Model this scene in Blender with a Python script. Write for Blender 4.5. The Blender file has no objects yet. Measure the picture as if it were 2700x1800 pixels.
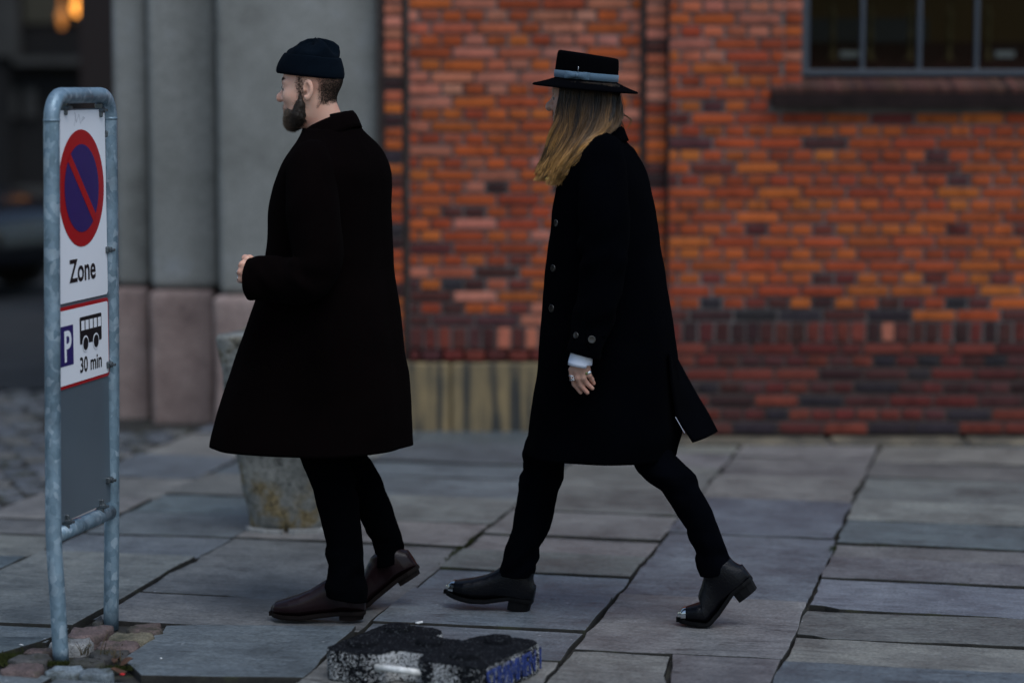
import bpy, bmesh, math, random
import numpy as np
from mathutils import Vector, Matrix
from mathutils.bvhtree import BVHTree

S = bpy.context.scene
COL = S.collection
rnd = random.Random(7)
rng = np.random.default_rng(7)
R = math.radians
# ------------------------------------------------------------------ camera
FPX, HC = 6375.0, 1.70                       # focal length in photo pixels, eye height
PITCH = math.atan((900 - 222) / FPX)
cam = bpy.data.cameras.new('camera')
cam.sensor_width = 36; cam.lens = 85.0; cam.clip_end = 500
cam.dof.use_dof = True; cam.dof.focus_distance = 7.62; cam.dof.aperture_fstop = 1.15
camo = bpy.data.objects.new('camera', cam); COL.objects.link(camo)
camo.location = (0, 0, HC); camo.rotation_euler = (math.pi / 2 - PITCH, 0, 0)
S.camera = camo
# ------------------------------------------------------------------ light
world = bpy.data.worlds.new('World'); S.world = world; world.use_nodes = True
wt = world.node_tree; wt.nodes.clear()
sky = wt.nodes.new('ShaderNodeTexSky'); sky.sky_type = 'NISHITA'; sky.sun_disc = False
sky.sun_elevation = R(60); sky.sun_rotation = R(152); sky.air_density = 1.3; sky.dust_density = 1.5; sky.ozone_density = 2.0
bg = wt.nodes.new('ShaderNodeBackground'); bg.inputs['Strength'].default_value = 0.105
wo = wt.nodes.new('ShaderNodeOutputWorld')
wt.links.new(sky.outputs[0], bg.inputs[0]); wt.links.new(bg.outputs[0], wo.inputs[0])
sun = bpy.data.lights.new('sun', 'SUN'); sun.energy = 1.35; sun.angle = R(45); sun.color = (.88, .94, 1.0)
suno = bpy.data.objects.new('sun', sun); COL.objects.link(suno)
_d = Vector((-.26, .50, -1.0)).normalized()
suno.rotation_euler = _d.to_track_quat('-Z', 'Y').to_euler()
S.view_settings.view_transform = 'Standard'; S.view_settings.look = 'None'
S.view_settings.exposure = 0.42; S.view_settings.gamma = 1.0
# ------------------------------------------------------------------ photo pixel -> place
_fw = np.array([0, math.cos(PITCH), -math.sin(PITCH)]); _up = np.array([0, math.sin(PITCH), math.cos(PITCH)])
EYE = np.array([0, 0, HC])
def ray(u, v): return np.array([(u - 1350) / FPX, 0, 0]) - (v - 900) / FPX * _up + _fw
def G(u, v, z=0.0):
    d = ray(u, v); return EYE + d * ((z - HC) / d[2])
def A(u, v, Y):
    d = ray(u, v); return EYE + d * (Y / d[1])
# ------------------------------------------------------------------ object helpers
def link(o, parent=None):
    COL.objects.link(o)
    if parent is not None: o.parent = parent
    return o
def mesh(name, verts, faces, mat=None, parent=None, smooth=False, cols=None):
    me = bpy.data.meshes.new(name)
    me.from_pydata([tuple(map(float, v)) for v in verts], [], [tuple(int(i) for i in f) for f in faces])
    if mat: me.materials.append(mat)
    if smooth: me.polygons.foreach_set('use_smooth', [True] * len(me.polygons))
    if cols is not None:
        a = me.color_attributes.new('Col', 'FLOAT_COLOR', 'POINT')
        a.data.foreach_set('color', np.asarray(cols, np.float32).ravel())
    me.update()
    return link(bpy.data.objects.new(name, me), parent)
def from_bm(name, bm, mat=None, parent=None, smooth=False):
    me = bpy.data.meshes.new(name); bm.to_mesh(me); bm.free()
    if mat: me.materials.append(mat)
    if smooth: me.polygons.foreach_set('use_smooth', [True] * len(me.polygons))
    return link(bpy.data.objects.new(name, me), parent)
def empty(name, loc=(0, 0, 0)):
    o = bpy.data.objects.new(name, None); o.location = loc; o.empty_display_size = .1
    return link(o)
def adopt(o, parent):
    """parent keeping world place (parents here are un-rotated empties)"""
    o.parent = parent
    o.location = Vector(o.location) - Vector(parent.location)
    return o
def tag(o, label=None, cat=None, group=None, kind=None):
    if label: o['label'] = label
    if cat: o['category'] = cat
    if group: o['group'] = group
    if kind: o['kind'] = kind
    return o
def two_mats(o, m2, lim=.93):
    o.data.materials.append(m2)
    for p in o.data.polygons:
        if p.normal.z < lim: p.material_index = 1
def bm_box(bm, lo, hi, bevel=0, rot=None, seg=1):
    r = bmesh.ops.create_cube(bm, size=1.0)
    c = [(a + b) / 2 for a, b in zip(lo, hi)]; s = [b - a for a, b in zip(lo, hi)]
    for v in r['verts']:
        v.co = Vector((v.co.x * s[0], v.co.y * s[1], v.co.z * s[2]))
    if bevel:
        ed = {e for v in r['verts'] for e in v.link_edges}
        q = bmesh.ops.bevel(bm, geom=list(ed), offset=bevel, segments=seg, affect='EDGES', profile=.5)
        vs = set(q['verts']) | {v for v in r['verts'] if v.is_valid}
    else: vs = set(r['verts'])
    for v in vs:
        if rot is not None: v.co = rot @ v.co
        v.co += Vector(c)
    return list(vs)
def box(name, lo, hi, mat, parent=None, bevel=0, seg=1):
    bm = bmesh.new(); bm_box(bm, lo, hi, bevel, None, seg); return from_bm(name, bm, mat, parent)
def prism(name, poly, z0, z1, mat, parent=None, bevel=0, smooth=False):
    """poly: list of (x, y); vertical prism"""
    bm = bmesh.new()
    vs = [bm.verts.new((p[0], p[1], z1)) for p in poly]
    f = bm.faces.new(vs)
    if f.normal.z < 0: f.normal_flip()
    f.normal_update()
    r = bmesh.ops.extrude_face_region(bm, geom=[f])
    top = [g for g in r['geom'] if isinstance(g, bmesh.types.BMVert)]
    for v in vs: v.co.z = z0
    bmesh.ops.recalc_face_normals(bm, faces=bm.faces)
    if bevel:
        ed = [e for e in bm.edges if all(abs(v.co.z - z1) < 1e-6 for v in e.verts)]
        bmesh.ops.bevel(bm, geom=ed, offset=bevel, segments=2, affect='EDGES', profile=.6)
    return from_bm(name, bm, mat, parent, smooth)
def rings_mesh(rings, cap0=False, cap1=False, closed=True):
    n = len(rings[0]); V = np.concatenate(rings); F = []
    for i in range(len(rings) - 1):
        a = i * n; b = a + n
        for j in range(n if closed else n - 1):
            k = (j + 1) % n
            F.append((a + j, a + k, b + k, b + j))
    if cap0: F.append(tuple(range(n - 1, -1, -1)))
    if cap1: F.append(tuple(range(len(V) - n, len(V))))
    return V, F
def tube(path, rad, n=16, flat=None):
    """tube along a path; rad = list of r or (r1, r2)"""
    P = np.asarray(path, float); out = []
    T = np.gradient(P, axis=0); T /= np.linalg.norm(T, axis=1)[:, None]
    ref = np.array([0, 1, 0.]) if flat is None else np.asarray(flat, float)
    th = np.linspace(0, 2 * math.pi, n, endpoint=False)
    for p, t, r in zip(P, T, rad):
        a = np.cross(t, ref)
        if np.linalg.norm(a) < 1e-3: a = np.cross(t, [1, 0, 0.])
        a /= np.linalg.norm(a); b = np.cross(a, t)
        r1, r2 = (r if hasattr(r, '__len__') else (r, r))
        out.append(p + np.outer(np.cos(th) * r1, a) + np.outer(np.sin(th) * r2, b))
    return out
def spline(pts, n):
    """Catmull-Rom through pts (any dimension)"""
    P = np.asarray(pts, float); P = np.vstack([2 * P[0] - P[1], P, 2 * P[-1] - P[-2]])
    m = len(P) - 3; t = np.linspace(0, m - 1e-9, n); i = t.astype(int); f = (t - i)[:, None]
    a, b, c, d = P[i], P[i + 1], P[i + 2], P[i + 3]
    return .5 * (2 * b + (c - a) * f + (2 * a - 5 * b + 4 * c - d) * f ** 2 + (3 * b - a - 3 * c + d) * f ** 3)
def join(parts):
    V, F, o = [], [], 0
    for v, f in parts:
        V.append(np.asarray(v)); F += [tuple(i + o for i in q) for q in f]; o += len(v)
    return np.concatenate(V), F
_H = rng.random((32, 32, 32)).astype(np.float32) * 2 - 1
def vnoise(p):
    p = np.asarray(p, float); i = np.floor(p).astype(int); f = p - i; f = f * f * (3 - 2 * f)
    o = 0
    for dx in (0, 1):
        for dy in (0, 1):
            for dz in (0, 1):
                w = (f[:, 0] if dx else 1 - f[:, 0]) * (f[:, 1] if dy else 1 - f[:, 1]) * (f[:, 2] if dz else 1 - f[:, 2])
                o = o + w * _H[(i[:, 0] + dx) % 32, (i[:, 1] + dy) % 32, (i[:, 2] + dz) % 32]
    return o
# ------------------------------------------------------------------ signed-distance modelling (smooth bodies)
class Field:
    def __init__(s, xs, ys, zs):
        s.x, s.y, s.z = xs, ys, zs
        s.f = np.full((len(xs), len(ys), len(zs)), 1.0, np.float32)
    def sub(s, lo, hi):
        sl = []
        for ax, a, b in zip((s.x, s.y, s.z), lo, hi):
            i0 = max(0, np.searchsorted(ax, a) - 1); i1 = min(len(ax), np.searchsorted(ax, b) + 1)
            sl.append(slice(i0, max(i0, i1)))
        g = np.stack(np.meshgrid(s.x[sl[0]], s.y[sl[1]], s.z[sl[2]], indexing='ij'), -1)
        return tuple(sl), g
    def add(s, fn, lo, hi, k=.01, op='u'):
        m = .035 + k
        sl, g = s.sub(np.asarray(lo) - m, np.asarray(hi) + m)
        if g.size == 0: return
        d = fn(g); f = s.f[sl]
        if op == 'u':
            h = np.clip(.5 + .5 * (f - d) / k, 0, 1); s.f[sl] = f * (1 - h) + d * h - k * h * (1 - h)
        else:
            h = np.clip(.5 - .5 * (f + d) / k, 0, 1); s.f[sl] = f * (1 - h) + (-d) * h + k * h * (1 - h)
    def cone(s, a, b, ra, rb, k=.01, op='u'):
        a = np.asarray(a, float); b = np.asarray(b, float); ba = b - a; l2 = max(1e-12, ba @ ba)
        def fn(p):
            t = np.clip(((p - a) @ ba) / l2, 0, 1)
            return np.linalg.norm(p - a - t[..., None] * ba, axis=-1) - (ra + (rb - ra) * t)
        r = max(ra, rb); s.add(fn, np.minimum(a, b) - r, np.maximum(a, b) + r, k, op)
    def chain(s, pts, rad, k=.01):
        for i in range(len(pts) - 1): s.cone(pts[i], pts[i + 1], rad[i], rad[i + 1], k)
    def ell(s, c, r, M=None, k=.01, op='u'):
        """ellipsoid; M rows = local axes in world"""
        c = np.asarray(c, float); r = np.asarray(r, float); M = np.eye(3) if M is None else M
        def fn(p):
            q = (p - c) @ M.T; k0 = np.linalg.norm(q / r, axis=-1); k1 = np.linalg.norm(q / (r * r), axis=-1)
            return k0 * (k0 - 1) / np.maximum(k1, 1e-6)
        m = float(max(r)); s.add(fn, c - m, c + m, k, op)
    def surface(s):
        f = s.f; n = f < 0
        c = [n[i:n.shape[0] - 1 + i, j:n.shape[1] - 1 + j, k:n.shape[2] - 1 + k] for i in (0, 1) for j in (0, 1) for k in (0, 1)]
        cnt = sum(q.astype(np.int8) for q in c); act = np.argwhere((cnt > 0) & (cnt < 8))
        idx = -np.ones(cnt.shape, np.int64); idx[tuple(act.T)] = np.arange(len(act))
        acc = np.zeros((len(act), 3)); num = np.zeros(len(act))
        ax = (s.x, s.y, s.z)
        def corner(o): return act + np.array(o)
        E = []
        for d in range(3):
            o1, o2 = [q for q in range(3) if q != d]
            for p in (0, 1):
                for q in (0, 1):
                    a = [0, 0, 0]; a[o1] = p; a[o2] = q; b = list(a); b[d] = 1; E.append((a, b))
        for a, b in E:
            ia, ib = corner(a), corner(b); fa = f[tuple(ia.T)]; fb = f[tuple(ib.T)]
            m = (fa < 0) != (fb < 0); t = np.where(m, fa / np.where(m, fa - fb, 1), 0)
            pa = np.stack([ax[i][ia[:, i]] for i in range(3)], 1); pb = np.stack([ax[i][ib[:, i]] for i in range(3)], 1)
            acc += np.where(m[:, None], pa + (pb - pa) * t[:, None], 0); num += m
        V = acc / num[:, None]; F = []
        for d in range(3):
            o1, o2 = (d + 1) % 3, (d + 2) % 3
            sa = [slice(None)] * 3; sb = [slice(None)] * 3; sa[d] = slice(0, -1); sb[d] = slice(1, None)
            na, nb = n[tuple(sa)], n[tuple(sb)]; e = np.argwhere(na != nb)
            e = e[(e[:, o1] > 0) & (e[:, o2] > 0) & (e[:, o1] < idx.shape[o1]) & (e[:, o2] < idx.shape[o2])]
            def cell(p, q):
                w = e.copy(); w[:, o1] -= p; w[:, o2] -= q; return idx[tuple(w.T)]
            Q = np.stack([cell(1, 1), cell(0, 1), cell(0, 0), cell(1, 0)], 1)
            fl = ~na[tuple(e.T)]; Q[fl] = Q[fl][:, ::-1]
            F.append(Q[(Q >= 0).all(1)])
        return V, np.concatenate(F)
def axis(spans):
    """spans: list of (start, end, step) -> concatenated coordinates"""
    o = []
    for a, b, h in spans: o.append(np.linspace(a, b, max(2, int(round((b - a) / h)) + 1))[:-1])
    return np.concatenate(o + [[spans[-1][1]]])
# ------------------------------------------------------------------ materials
MAT = {}
class NT:
    def __init__(s, name):
        s.m = bpy.data.materials.new(name); s.m.use_nodes = True; s.t = s.m.node_tree
        s.b = s.t.nodes['Principled BSDF']; MAT[name] = s.m
    def n(s, typ, **kw):
        o = s.t.nodes.new(typ)
        for k, v in kw.items():
            if k.startswith('i_'):
                o.inputs[int(k[2:]) if k[2:].isdigit() else k[2:]].default_value = v
            else: setattr(o, k, v)
        return o
    def l(s, a, b): s.t.links.new(a, b); return b
    def coords(s, stretch=(1, 1, 1), kind='Object'):
        tc = s.n('ShaderNodeTexCoord'); mp = s.n('ShaderNodeMapping'); mp.inputs['Scale'].default_value = stretch
        s.l(tc.outputs[kind], mp.inputs['Vector']); return mp.outputs[0]
    def noise(s, vec, scale, detail=4, rough=.55, rand=True):
        x = s.n('ShaderNodeTexNoise'); x.inputs['Scale'].default_value = scale
        x.inputs['Detail'].default_value = detail; x.inputs['Roughness'].default_value = rough
        s.l(vec, x.inputs['Vector'])
        if rand:
            x.noise_dimensions = '4D'; oi = s.n('ShaderNodeObjectInfo')
            mu = s.n('ShaderNodeMath', operation='MULTIPLY'); mu.inputs[1].default_value = 37.0
            s.l(oi.outputs['Random'], mu.inputs[0]); s.l(mu.outputs[0], x.inputs['W'])
        return x.outputs[0]
    def ramp(s, fac, stops):
        r = s.n('ShaderNodeValToRGB'); e = r.color_ramp.elements
        while len(e) > 1: e.remove(e[-1])
        for i, (p, c) in enumerate(stops):
            q = e[0] if i == 0 else e.new(p); q.position = p
            q.color = (c, c, c, 1) if not hasattr(c, '__len__') else tuple(c) + (1,)
        s.l(fac, r.inputs[0]); return r.outputs[0]
    def mix(s, a, b, fac, mode='MIX'):
        x = s.n('ShaderNodeMix', data_type='RGBA', blend_type=mode)
        for v, i in ((fac, 0), (a, 6), (b, 7)):
            if isinstance(v, (int, float)): x.inputs[i].default_value = v
            elif isinstance(v, tuple): x.inputs[i].default_value = v + (1,)
            else: s.l(v, x.inputs[i])
        return x.outputs[2]
    def bump(s, h, strength, dist=.01):
        x = s.n('ShaderNodeBump'); x.inputs['Strength'].default_value = strength; x.inputs['Distance'].default_value = dist
        s.l(h, x.inputs['Height'])
        prev = s.b.inputs['Normal'].links
        if prev: s.l(prev[0].from_socket, x.inputs['Normal'])
        s.l(x.outputs[0], s.b.inputs['Normal'])
    def color(s, sock):
        if isinstance(sock, tuple): s.b.inputs['Base Color'].default_value = sock + (1,)
        else: s.l(sock, s.b.inputs['Base Color'])
    def set(s, rough=.7, spec=.5, metal=0., **kw):
        s.b.inputs['Roughness'].default_value = rough; s.b.inputs['Specular IOR Level'].default_value = spec
        s.b.inputs['Metallic'].default_value = metal
        for k, v in kw.items(): s.b.inputs[k.replace('_', ' ')].default_value = v
def simple(name, col, rough=.7, spec=.5, metal=0., var=.15, vs=8., bump=0., bs=60., stretch=(1, 1, 1), dist=.004, objcol=False, attr=False, rand=True):
    t = NT(name); t.set(rough, spec, metal); c = t.coords(stretch)
    nz = t.noise(c, vs, 5, .6, rand)
    k = t.ramp(nz, [(.3, 1 - var), (.7, 1 + var)])
    base = col
    if objcol: base = t.mix(t.n('ShaderNodeObjectInfo').outputs['Color'], col, 1.0, 'MULTIPLY')
    if attr: base = t.n('ShaderNodeVertexColor', layer_name='Col').outputs[0]
    t.color(t.mix(base, k, 1.0, 'MULTIPLY'))
    if bump: t.bump(t.noise(t.coords(), bs, 3, .6, rand), bump, dist)
    return t.m
def slab_mat():
    t = NT('slab_stone'); t.set(.55, .42)
    c = t.coords((1.6, 8, 4)); iso = t.coords()
    oc = t.n('ShaderNodeObjectInfo').outputs['Color']
    big = t.noise(iso, 3.2, 5, .62); streak = t.noise(c, 4.5, 7, .65); fine = t.noise(iso, 95, 5, .75)
    col = t.mix(oc, t.ramp(big, [(.28, (.64, .65, .67)), (.5, (1, 1, 1)), (.75, (1.36, 1.33, 1.27))]), 1.0, 'MULTIPLY')
    col = t.mix(col, t.ramp(streak, [(.3, .74), (.5, 1.0), (.72, 1.26)]), 1.0, 'MULTIPLY')
    col = t.mix(col, t.ramp(fine, [(.34, .55), (.5, 1.), (.68, 1.5)]), 1.0, 'MULTIPLY')
    med = t.noise(iso, 11, 7, .72); col = t.mix(col, t.ramp(med, [(.30, .66), (.48, 1.), (.60, 1.08), (.74, 1.30)]), 1.0, 'MULTIPLY')
    cr_ = t.noise(t.coords((.9, 11, 4)), 1.7, 3, .5); ab = t.n('ShaderNodeMath', operation='SUBTRACT'); ab.inputs[1].default_value = .5; t.l(cr_, ab.inputs[0])
    aa = t.n('ShaderNodeMath', operation='ABSOLUTE'); t.l(ab.outputs[0], aa.inputs[0])
    crack = t.mix(t.ramp(aa.outputs[0], [(.004, 1.), (.010, 0.)]), t.ramp(t.noise(iso, 2.1, 2), [(.54, 0.), (.60, .8)]), 1., 'MULTIPLY'); col = t.mix(col, (.022, .022, .020), crack)
    # pale scuffs and gum / lichen specks
    sp = t.n('ShaderNodeTexVoronoi'); sp.inputs['Scale'].default_value = 9; t.l(iso, sp.inputs['Vector'])
    scuff = t.ramp(t.noise(t.coords((2, 14, 4)), 8, 8, .75), [(.60, 0.), (.70, 1.)])
    m2 = t.mix(scuff, t.ramp(t.noise(iso, 2.6, 2), [(.52, 0.), (.62, .55)]), 1.0, 'MULTIPLY')
    col = t.mix(col, (.26, .26, .255), m2)
    col = t.mix(col, (.36, .36, .37), t.ramp(sp.outputs['Distance'], [(.035, .7), (.05, 0.)]))
    t.color(col)
    t.l(t.ramp(big, [(.3, .34), (.7, .58)]), t.b.inputs['Roughness'])
    t.bump(streak, .6, .008); t.bump(t.noise(iso, 22, 5, .65), .5, .008); t.bump(fine, .45, .002)
    return t.m
def brick_mat(name, attr):
    t = NT(name); t.set(.85, .25); iso = t.coords()
    oc = t.n('ShaderNodeVertexColor', layer_name='Col').outputs[0] if attr else t.n('ShaderNodeObjectInfo').outputs['Color']
    a = t.noise(iso, 14, 5, .65, not attr); b = t.noise(iso, 120, 3, .6, not attr)
    col = t.mix(oc, t.ramp(a, [(.28, (.50, .44, .42)), (.46, (.96, .95, .94)), (.72, (1.2, 1.12, 1.08))]), 1., 'MULTIPLY')
    col = t.mix(col, t.ramp(b, [(.35, .8), (.65, 1.18)]), 1., 'MULTIPLY')
    t.color(col); t.bump(a, .5, .005); t.bump(b, .35, .002); return t.m
def galv_mat():
    t = NT('galvanised_steel'); t.set(.42, .6, .35); c = t.coords((1, 1, .75))
    v = t.n('ShaderNodeTexVoronoi'); v.inputs['Scale'].default_value = 55; v.feature = 'F1'
    d = t.n('ShaderNodeVectorMath', operation='MULTIPLY_ADD'); nz = t.n('ShaderNodeTexNoise'); nz.inputs['Scale'].default_value = 30
    t.l(c, nz.inputs['Vector']); t.l(nz.outputs['Color'], d.inputs[0]); d.inputs[1].default_value = (.03, .03, .03); t.l(c, d.inputs[2])
    t.l(d.outputs[0], v.inputs['Vector'])
    sep = t.n('ShaderNodeSeparateColor'); t.l(v.outputs['Color'], sep.inputs[0])
    base = t.ramp(sep.outputs[0], [(0., (.13, .20, .25)), (.68, (.19, .27, .33)), (.84, (.23, .31, .37)), (.95, (.29, .37, .43))])
    grime = t.ramp(t.noise(c, 6, 6, .7), [(.35, .6), (.6, 1.1)])
    t.color(t.mix(base, grime, 1., 'MULTIPLY'))
    t.l(t.ramp(sep.outputs[1], [(0, .34), (1, .58)]), t.b.inputs['Roughness'])
    t.bump(t.noise(c, 90, 3), .15, .002); return t.m
def streak_stone(name, c1, c2, c3):
    t = NT(name); t.set(.85, .25); v = t.coords((9, 9, .5)); iso = t.coords()
    a = t.noise(v, 2.0, 5, .6); b = t.noise(iso, 5, 6, .65)
    col = t.mix(c1 + (1,) if False else c1, c2, t.ramp(b, [(.35, 0.), (.7, 1.)]))
    col = t.mix(col, c3, t.ramp(a, [(.46, 0.), (.60, .95)])); t.color(col); t.bump(b, .5, .01); return t.m
def mottled(name, stops, scale, rough=.85, bump=.4, fine=90, stretch=(1, 1, 1), spec=.3):
    t = NT(name); t.set(rough, spec); iso = t.coords(stretch)
    a = t.noise(iso, scale, 7, .68); col = t.ramp(a, stops); f = t.noise(iso, fine, 3, .7)
    t.color(t.mix(col, t.ramp(f, [(.32, .72), (.68, 1.28)]), 1., 'MULTIPLY')); t.bump(a, bump, .01); t.bump(f, .3, .003)
    return t.m
def cloth(name, col, bump=.35, scale=900, sheen=.25, var=.25):
    t = NT(name); t.set(.95, .0); iso = t.coords()
    a = t.noise(iso, 4, 4); f = t.noise(iso, scale, 2, .7)
    k = t.mix(t.ramp(a, [(.3, 1 - var), (.7, 1 + var)]), t.ramp(f, [(.3, .7), (.7, 1.3)]), 1., 'MULTIPLY')
    t.color(t.mix(col, k, 1., 'MULTIPLY')); t.bump(f, bump, .001)
    t.b.inputs['Sheen Weight'].default_value = sheen; t.b.inputs['Sheen Roughness'].default_value = .6
    t.b.inputs['Sheen Tint'].default_value = tuple(min(1, c * 12 + .25) for c in col) + (1,)
    return t.m
SLAB = slab_mat(); BRICK = brick_mat('brick_fired', False); BRICKJ = brick_mat('brick_fired_rows', True); GALV = galv_mat()
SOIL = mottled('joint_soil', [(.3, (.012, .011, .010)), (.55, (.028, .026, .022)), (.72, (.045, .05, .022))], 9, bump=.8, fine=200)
MORTAR = mottled('mortar', [(.3, (.045, .036, .033)), (.5, (.10, .086, .080)), (.75, (.175, .155, .148))], 3.0, fine=150)
GRANITE = mottled('grey_granite', [(.28, (.105, .103, .094)), (.42, (.175, .176, .162)), (.56, (.215, .216, .202)), (.72, (.265, .28, .288))], 2.2, bump=.25, fine=60)
PINK = mottled('pink_granite', [(.25, (.10, .07, .065)), (.45, (.20, .145, .13)), (.6, (.255, .195, .175)), (.78, (.33, .27, .245))], 2.6, bump=.4, fine=70)
YSTONE = streak_stone('stained_sandstone', (.24, .175, .09), (.13, .105, .065), (.022, .027, .031))
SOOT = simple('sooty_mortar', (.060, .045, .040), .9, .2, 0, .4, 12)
SILLST = mottled('plinth_stone', [(.3, (.03, .028, .026)), (.5, (.10, .085, .062)), (.7, (.24, .195, .13))], 5, bump=.5)
GALVPLATE = simple('grey_sign_back', (.105, .135, .16), .38, .5, .25, .10, 2.5, .05, 200)
BOLT = simple('bolt_steel', (.10, .115, .125), .35, .6, .7, .25, 60)
RETRO = simple('sign_white', (.78, .79, .82), .45, .45, 0, .03, 3)
SRED = simple('sign_red', (.36, .006, .010), .4, .45, 0, .06, 6)
SBLUE = simple('sign_blue', (.020, .014, .11), .4, .45, 0, .06, 6)
SBLACK = simple('sign_black', (.006, .006, .008), .45, .4, 0, .1, 6)
# =================================================================== GROUND
GA = R(12.3); EU = np.array([math.sin(GA), math.cos(GA)]); EV = np.array([math.cos(GA), -math.sin(GA)])
def gw(vc, row):                                     # place along the paving direction of photo row `row`
    Y = G(1350, row)[1]; return (Y + vc * math.sin(GA)) / math.cos(GA)
def plane(name, x0, x1, y0, y1, z, mat, kind='structure'):
    o = mesh(name, [(x0, y0, z), (x1, y0, z), (x1, y1, z), (x0, y1, z)], [(0, 1, 2, 3)], mat); o['kind'] = kind; return o
ASPH = mottled('dark_asphalt', [(.3, (.010, .011, .012)), (.6, (.020, .021, .023)), (.8, (.032, .032, .032))], 1.2, fine=120)
plane('ground', -150, 150, -100, 250, -.060, SOIL)
street = plane('street', -60, -2.35, 13.6, 120, -.02, ASPH)
pav = empty('pavement', (0, 0, 0)); pav['kind'] = 'structure'
bed = mesh('joint_bed', [(-9, -6, -.024), (9, -6, -.024), (9, 13.5, -.024), (-9, 13.5, -.024)], [(0, 1, 2, 3)], SOIL, pav)
BLUE = [(.096, .112, .122), (.112, .128, .138), (.086, .102, .113)]
BROWN = [(.138, .137, .130), (.118, .119, .117), (.162, .159, .149)]
def rough_poly(P, step=.07, amp=.0035, r=rnd):
    out = []
    for i in range(len(P)):
        a = np.array(P[i][:2]); b = np.array(P[(i + 1) % len(P)][:2]); L = np.linalg.norm(b - a); n = max(1, int(L / step))
        nr = np.array([-(b - a)[1], (b - a)[0]]) / max(L, 1e-6); w = 0
        for k in range(n):
            w = w * .6 + r.gauss(0, amp) if k else r.gauss(0, amp * .4)
            if r.random() < .04: w += r.choice((-1, 1)) * amp * 2.5
            out.append(a + (b - a) * (k / n) + nr * w)
    return out
def slab(poly, col, z=None, name='slab', parent=pav, th=.05, bevel=.004, amp=.0035):
    P = rough_poly(poly, .07, amp); c = np.mean(P, axis=0)
    ca, sa = math.cos(GA), math.sin(GA)
    loc = [((p - c) @ EV, (p - c) @ EU) for p in P]
    z = rnd.uniform(-.007, .005) if z is None else z
    o = prism(name, loc, -th, 0, SLAB, parent, bevel); two_mats(o, SOIL)  # sides and bevels: joint dirt and joint shade in one dark colour
    o.location = (c[0], c[1], z); o.rotation_euler = (R(rnd.uniform(-.5, .5)), R(rnd.uniform(-.35, .35)), -GA)
    j = rnd.uniform(.86, 1.14); o.color = tuple(q * j * rnd.uniform(.96, 1.04) for q in col) + (1,)
    return o
LINES = [-4.06, -3.55, -2.945, -2.05, -1.355, -.715, .62, 1.5, 2.4]
ROWS = [
    [1090, 1140, 1200, 1255, 1306, 1370, 1408, 1459, 1560, 1640, 1690, 1776, 1880, 2100],
    [1100, 1150, 1200, 1255, 1306, 1352, 1408, 1459, 1640, 1690, 1776, 1880, 2100],
    [1085, 1120, 1170, 1219, 1255, 1308, 1372, 1428, 1571, 1643, 1790, 1900, 2100],
    [1085, 1130, 1190, 1226, 1292, 1352, 1414, 1456, 1508, 1563, 1650, 1725, 1815, 1900, 2100],
    [1130, 1165, 1205, 1258, 1319, 1412, 1574, 1722, 1830, 1930, 2100],
    [1130, 1180, 1227, 1267, 1334, 1390, 1453, 1490, 1546, 1625, 1702, 1772, 1850, 1950, 2100],
    [1150, 1227, 1290, 1340, 1400, 1470, 1546, 1650, 1772, 1900, 2100],
    [1150, 1200, 1280, 1360, 1420, 1500, 1580, 1680, 1800, 1950, 2100]]
def pt(v, w): return v * EV + w * EU
for ci, rows in enumerate(ROWS):
    v0, v1 = LINES[ci] + .006, LINES[ci + 1] - .006; vm = (v0 + v1) / 2
    for a, b in zip(rows[:-1], rows[1:]):
        if ci in (0, 1, 2) and a >= 1640: continue
        w1, w0 = gw(vm, a) - rnd.uniform(.003, .010), gw(vm, b) + rnd.uniform(.004, .013)
        s = rnd.uniform(-.012, .012); q = rnd.uniform(-.012, .012)
        poly = [pt(v0, w0 + s), pt(v1, w0 - s), pt(v1, w1 - q), pt(v0, w1 + q)]
        pal = BROWN if rnd.random() < .48 else BLUE
        if (ci, b) in ((4, 1722), (5, 1546), (5, 1490), (2, 1571), (2, 1643), (3, 1508), (1, 1640), (5, 1772)): pal = BROWN
        if (ci, b) in ((4, 1574), (3, 1650), (3, 1563), (5, 1850), (3, 1725)): pal = BLUE
        if (ci, b) == (4, 1830):                      # slab cracked in two
            k = pt(v0 + .30, w1); k2 = pt(v0 + .36, w0)
            slab([poly[0], k2 - EV * .005, k - EV * .005, poly[3]], BROWN[0]); slab([k2 + EV * .005, poly[1], poly[2], k + EV * .005], BROWN[1]); continue
        if (ci, b) in ((5, 1702), (5, 1625)):         # chipped front corner
            poly = [pt(v0 + .10, w0 - .002), pt(v1, w0 - s), pt(v1, w1 - q), pt(v0, w1 + q), pt(v0, w0 + .045), pt(v0 + .05, w0 + .035)]
        slab(poly, rnd.choice(pal))
# slabs cut around the sett patch, and the row of kerb slabs in front
def px(*uv): return [G(u, v)[:2] for u, v in uv]
Dl = lambda w: pt(-2.955, w)
slab(px((438, 1652), (938, 1652), (800, 1786), (372, 1780), (325, 1740)), BLUE[0], .004)
slab([pt(-3.53, gw(-3.2, 1687)), Dl(gw(-2.95, 1687)), Dl(gw(-2.95, 1642)), pt(-3.54, gw(-3.2, 1642))], BLUE[1])
slab([G(-60, 1760)[:2], G(-5, 1722)[:2], G(100, 1690)[:2], G(140, 1677)[:2], pt(-3.53, gw(-3.2, 1690)), G(-90, 1700)[:2]], BLUE[2])
for a, b in ((-3.4, -2.75), (-2.74, -2.05), (-2.04, -1.36)):
    k = lambda v, r: pt(v, gw(v, r) )
    slab([pt(a, gw(-2.6, 1885)), pt(b, gw(-2.6, 1885)), pt(b, gw(-2.6, 1789) + .0), pt(a, gw(-2.6, 1789))], BLUE[0])
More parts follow.
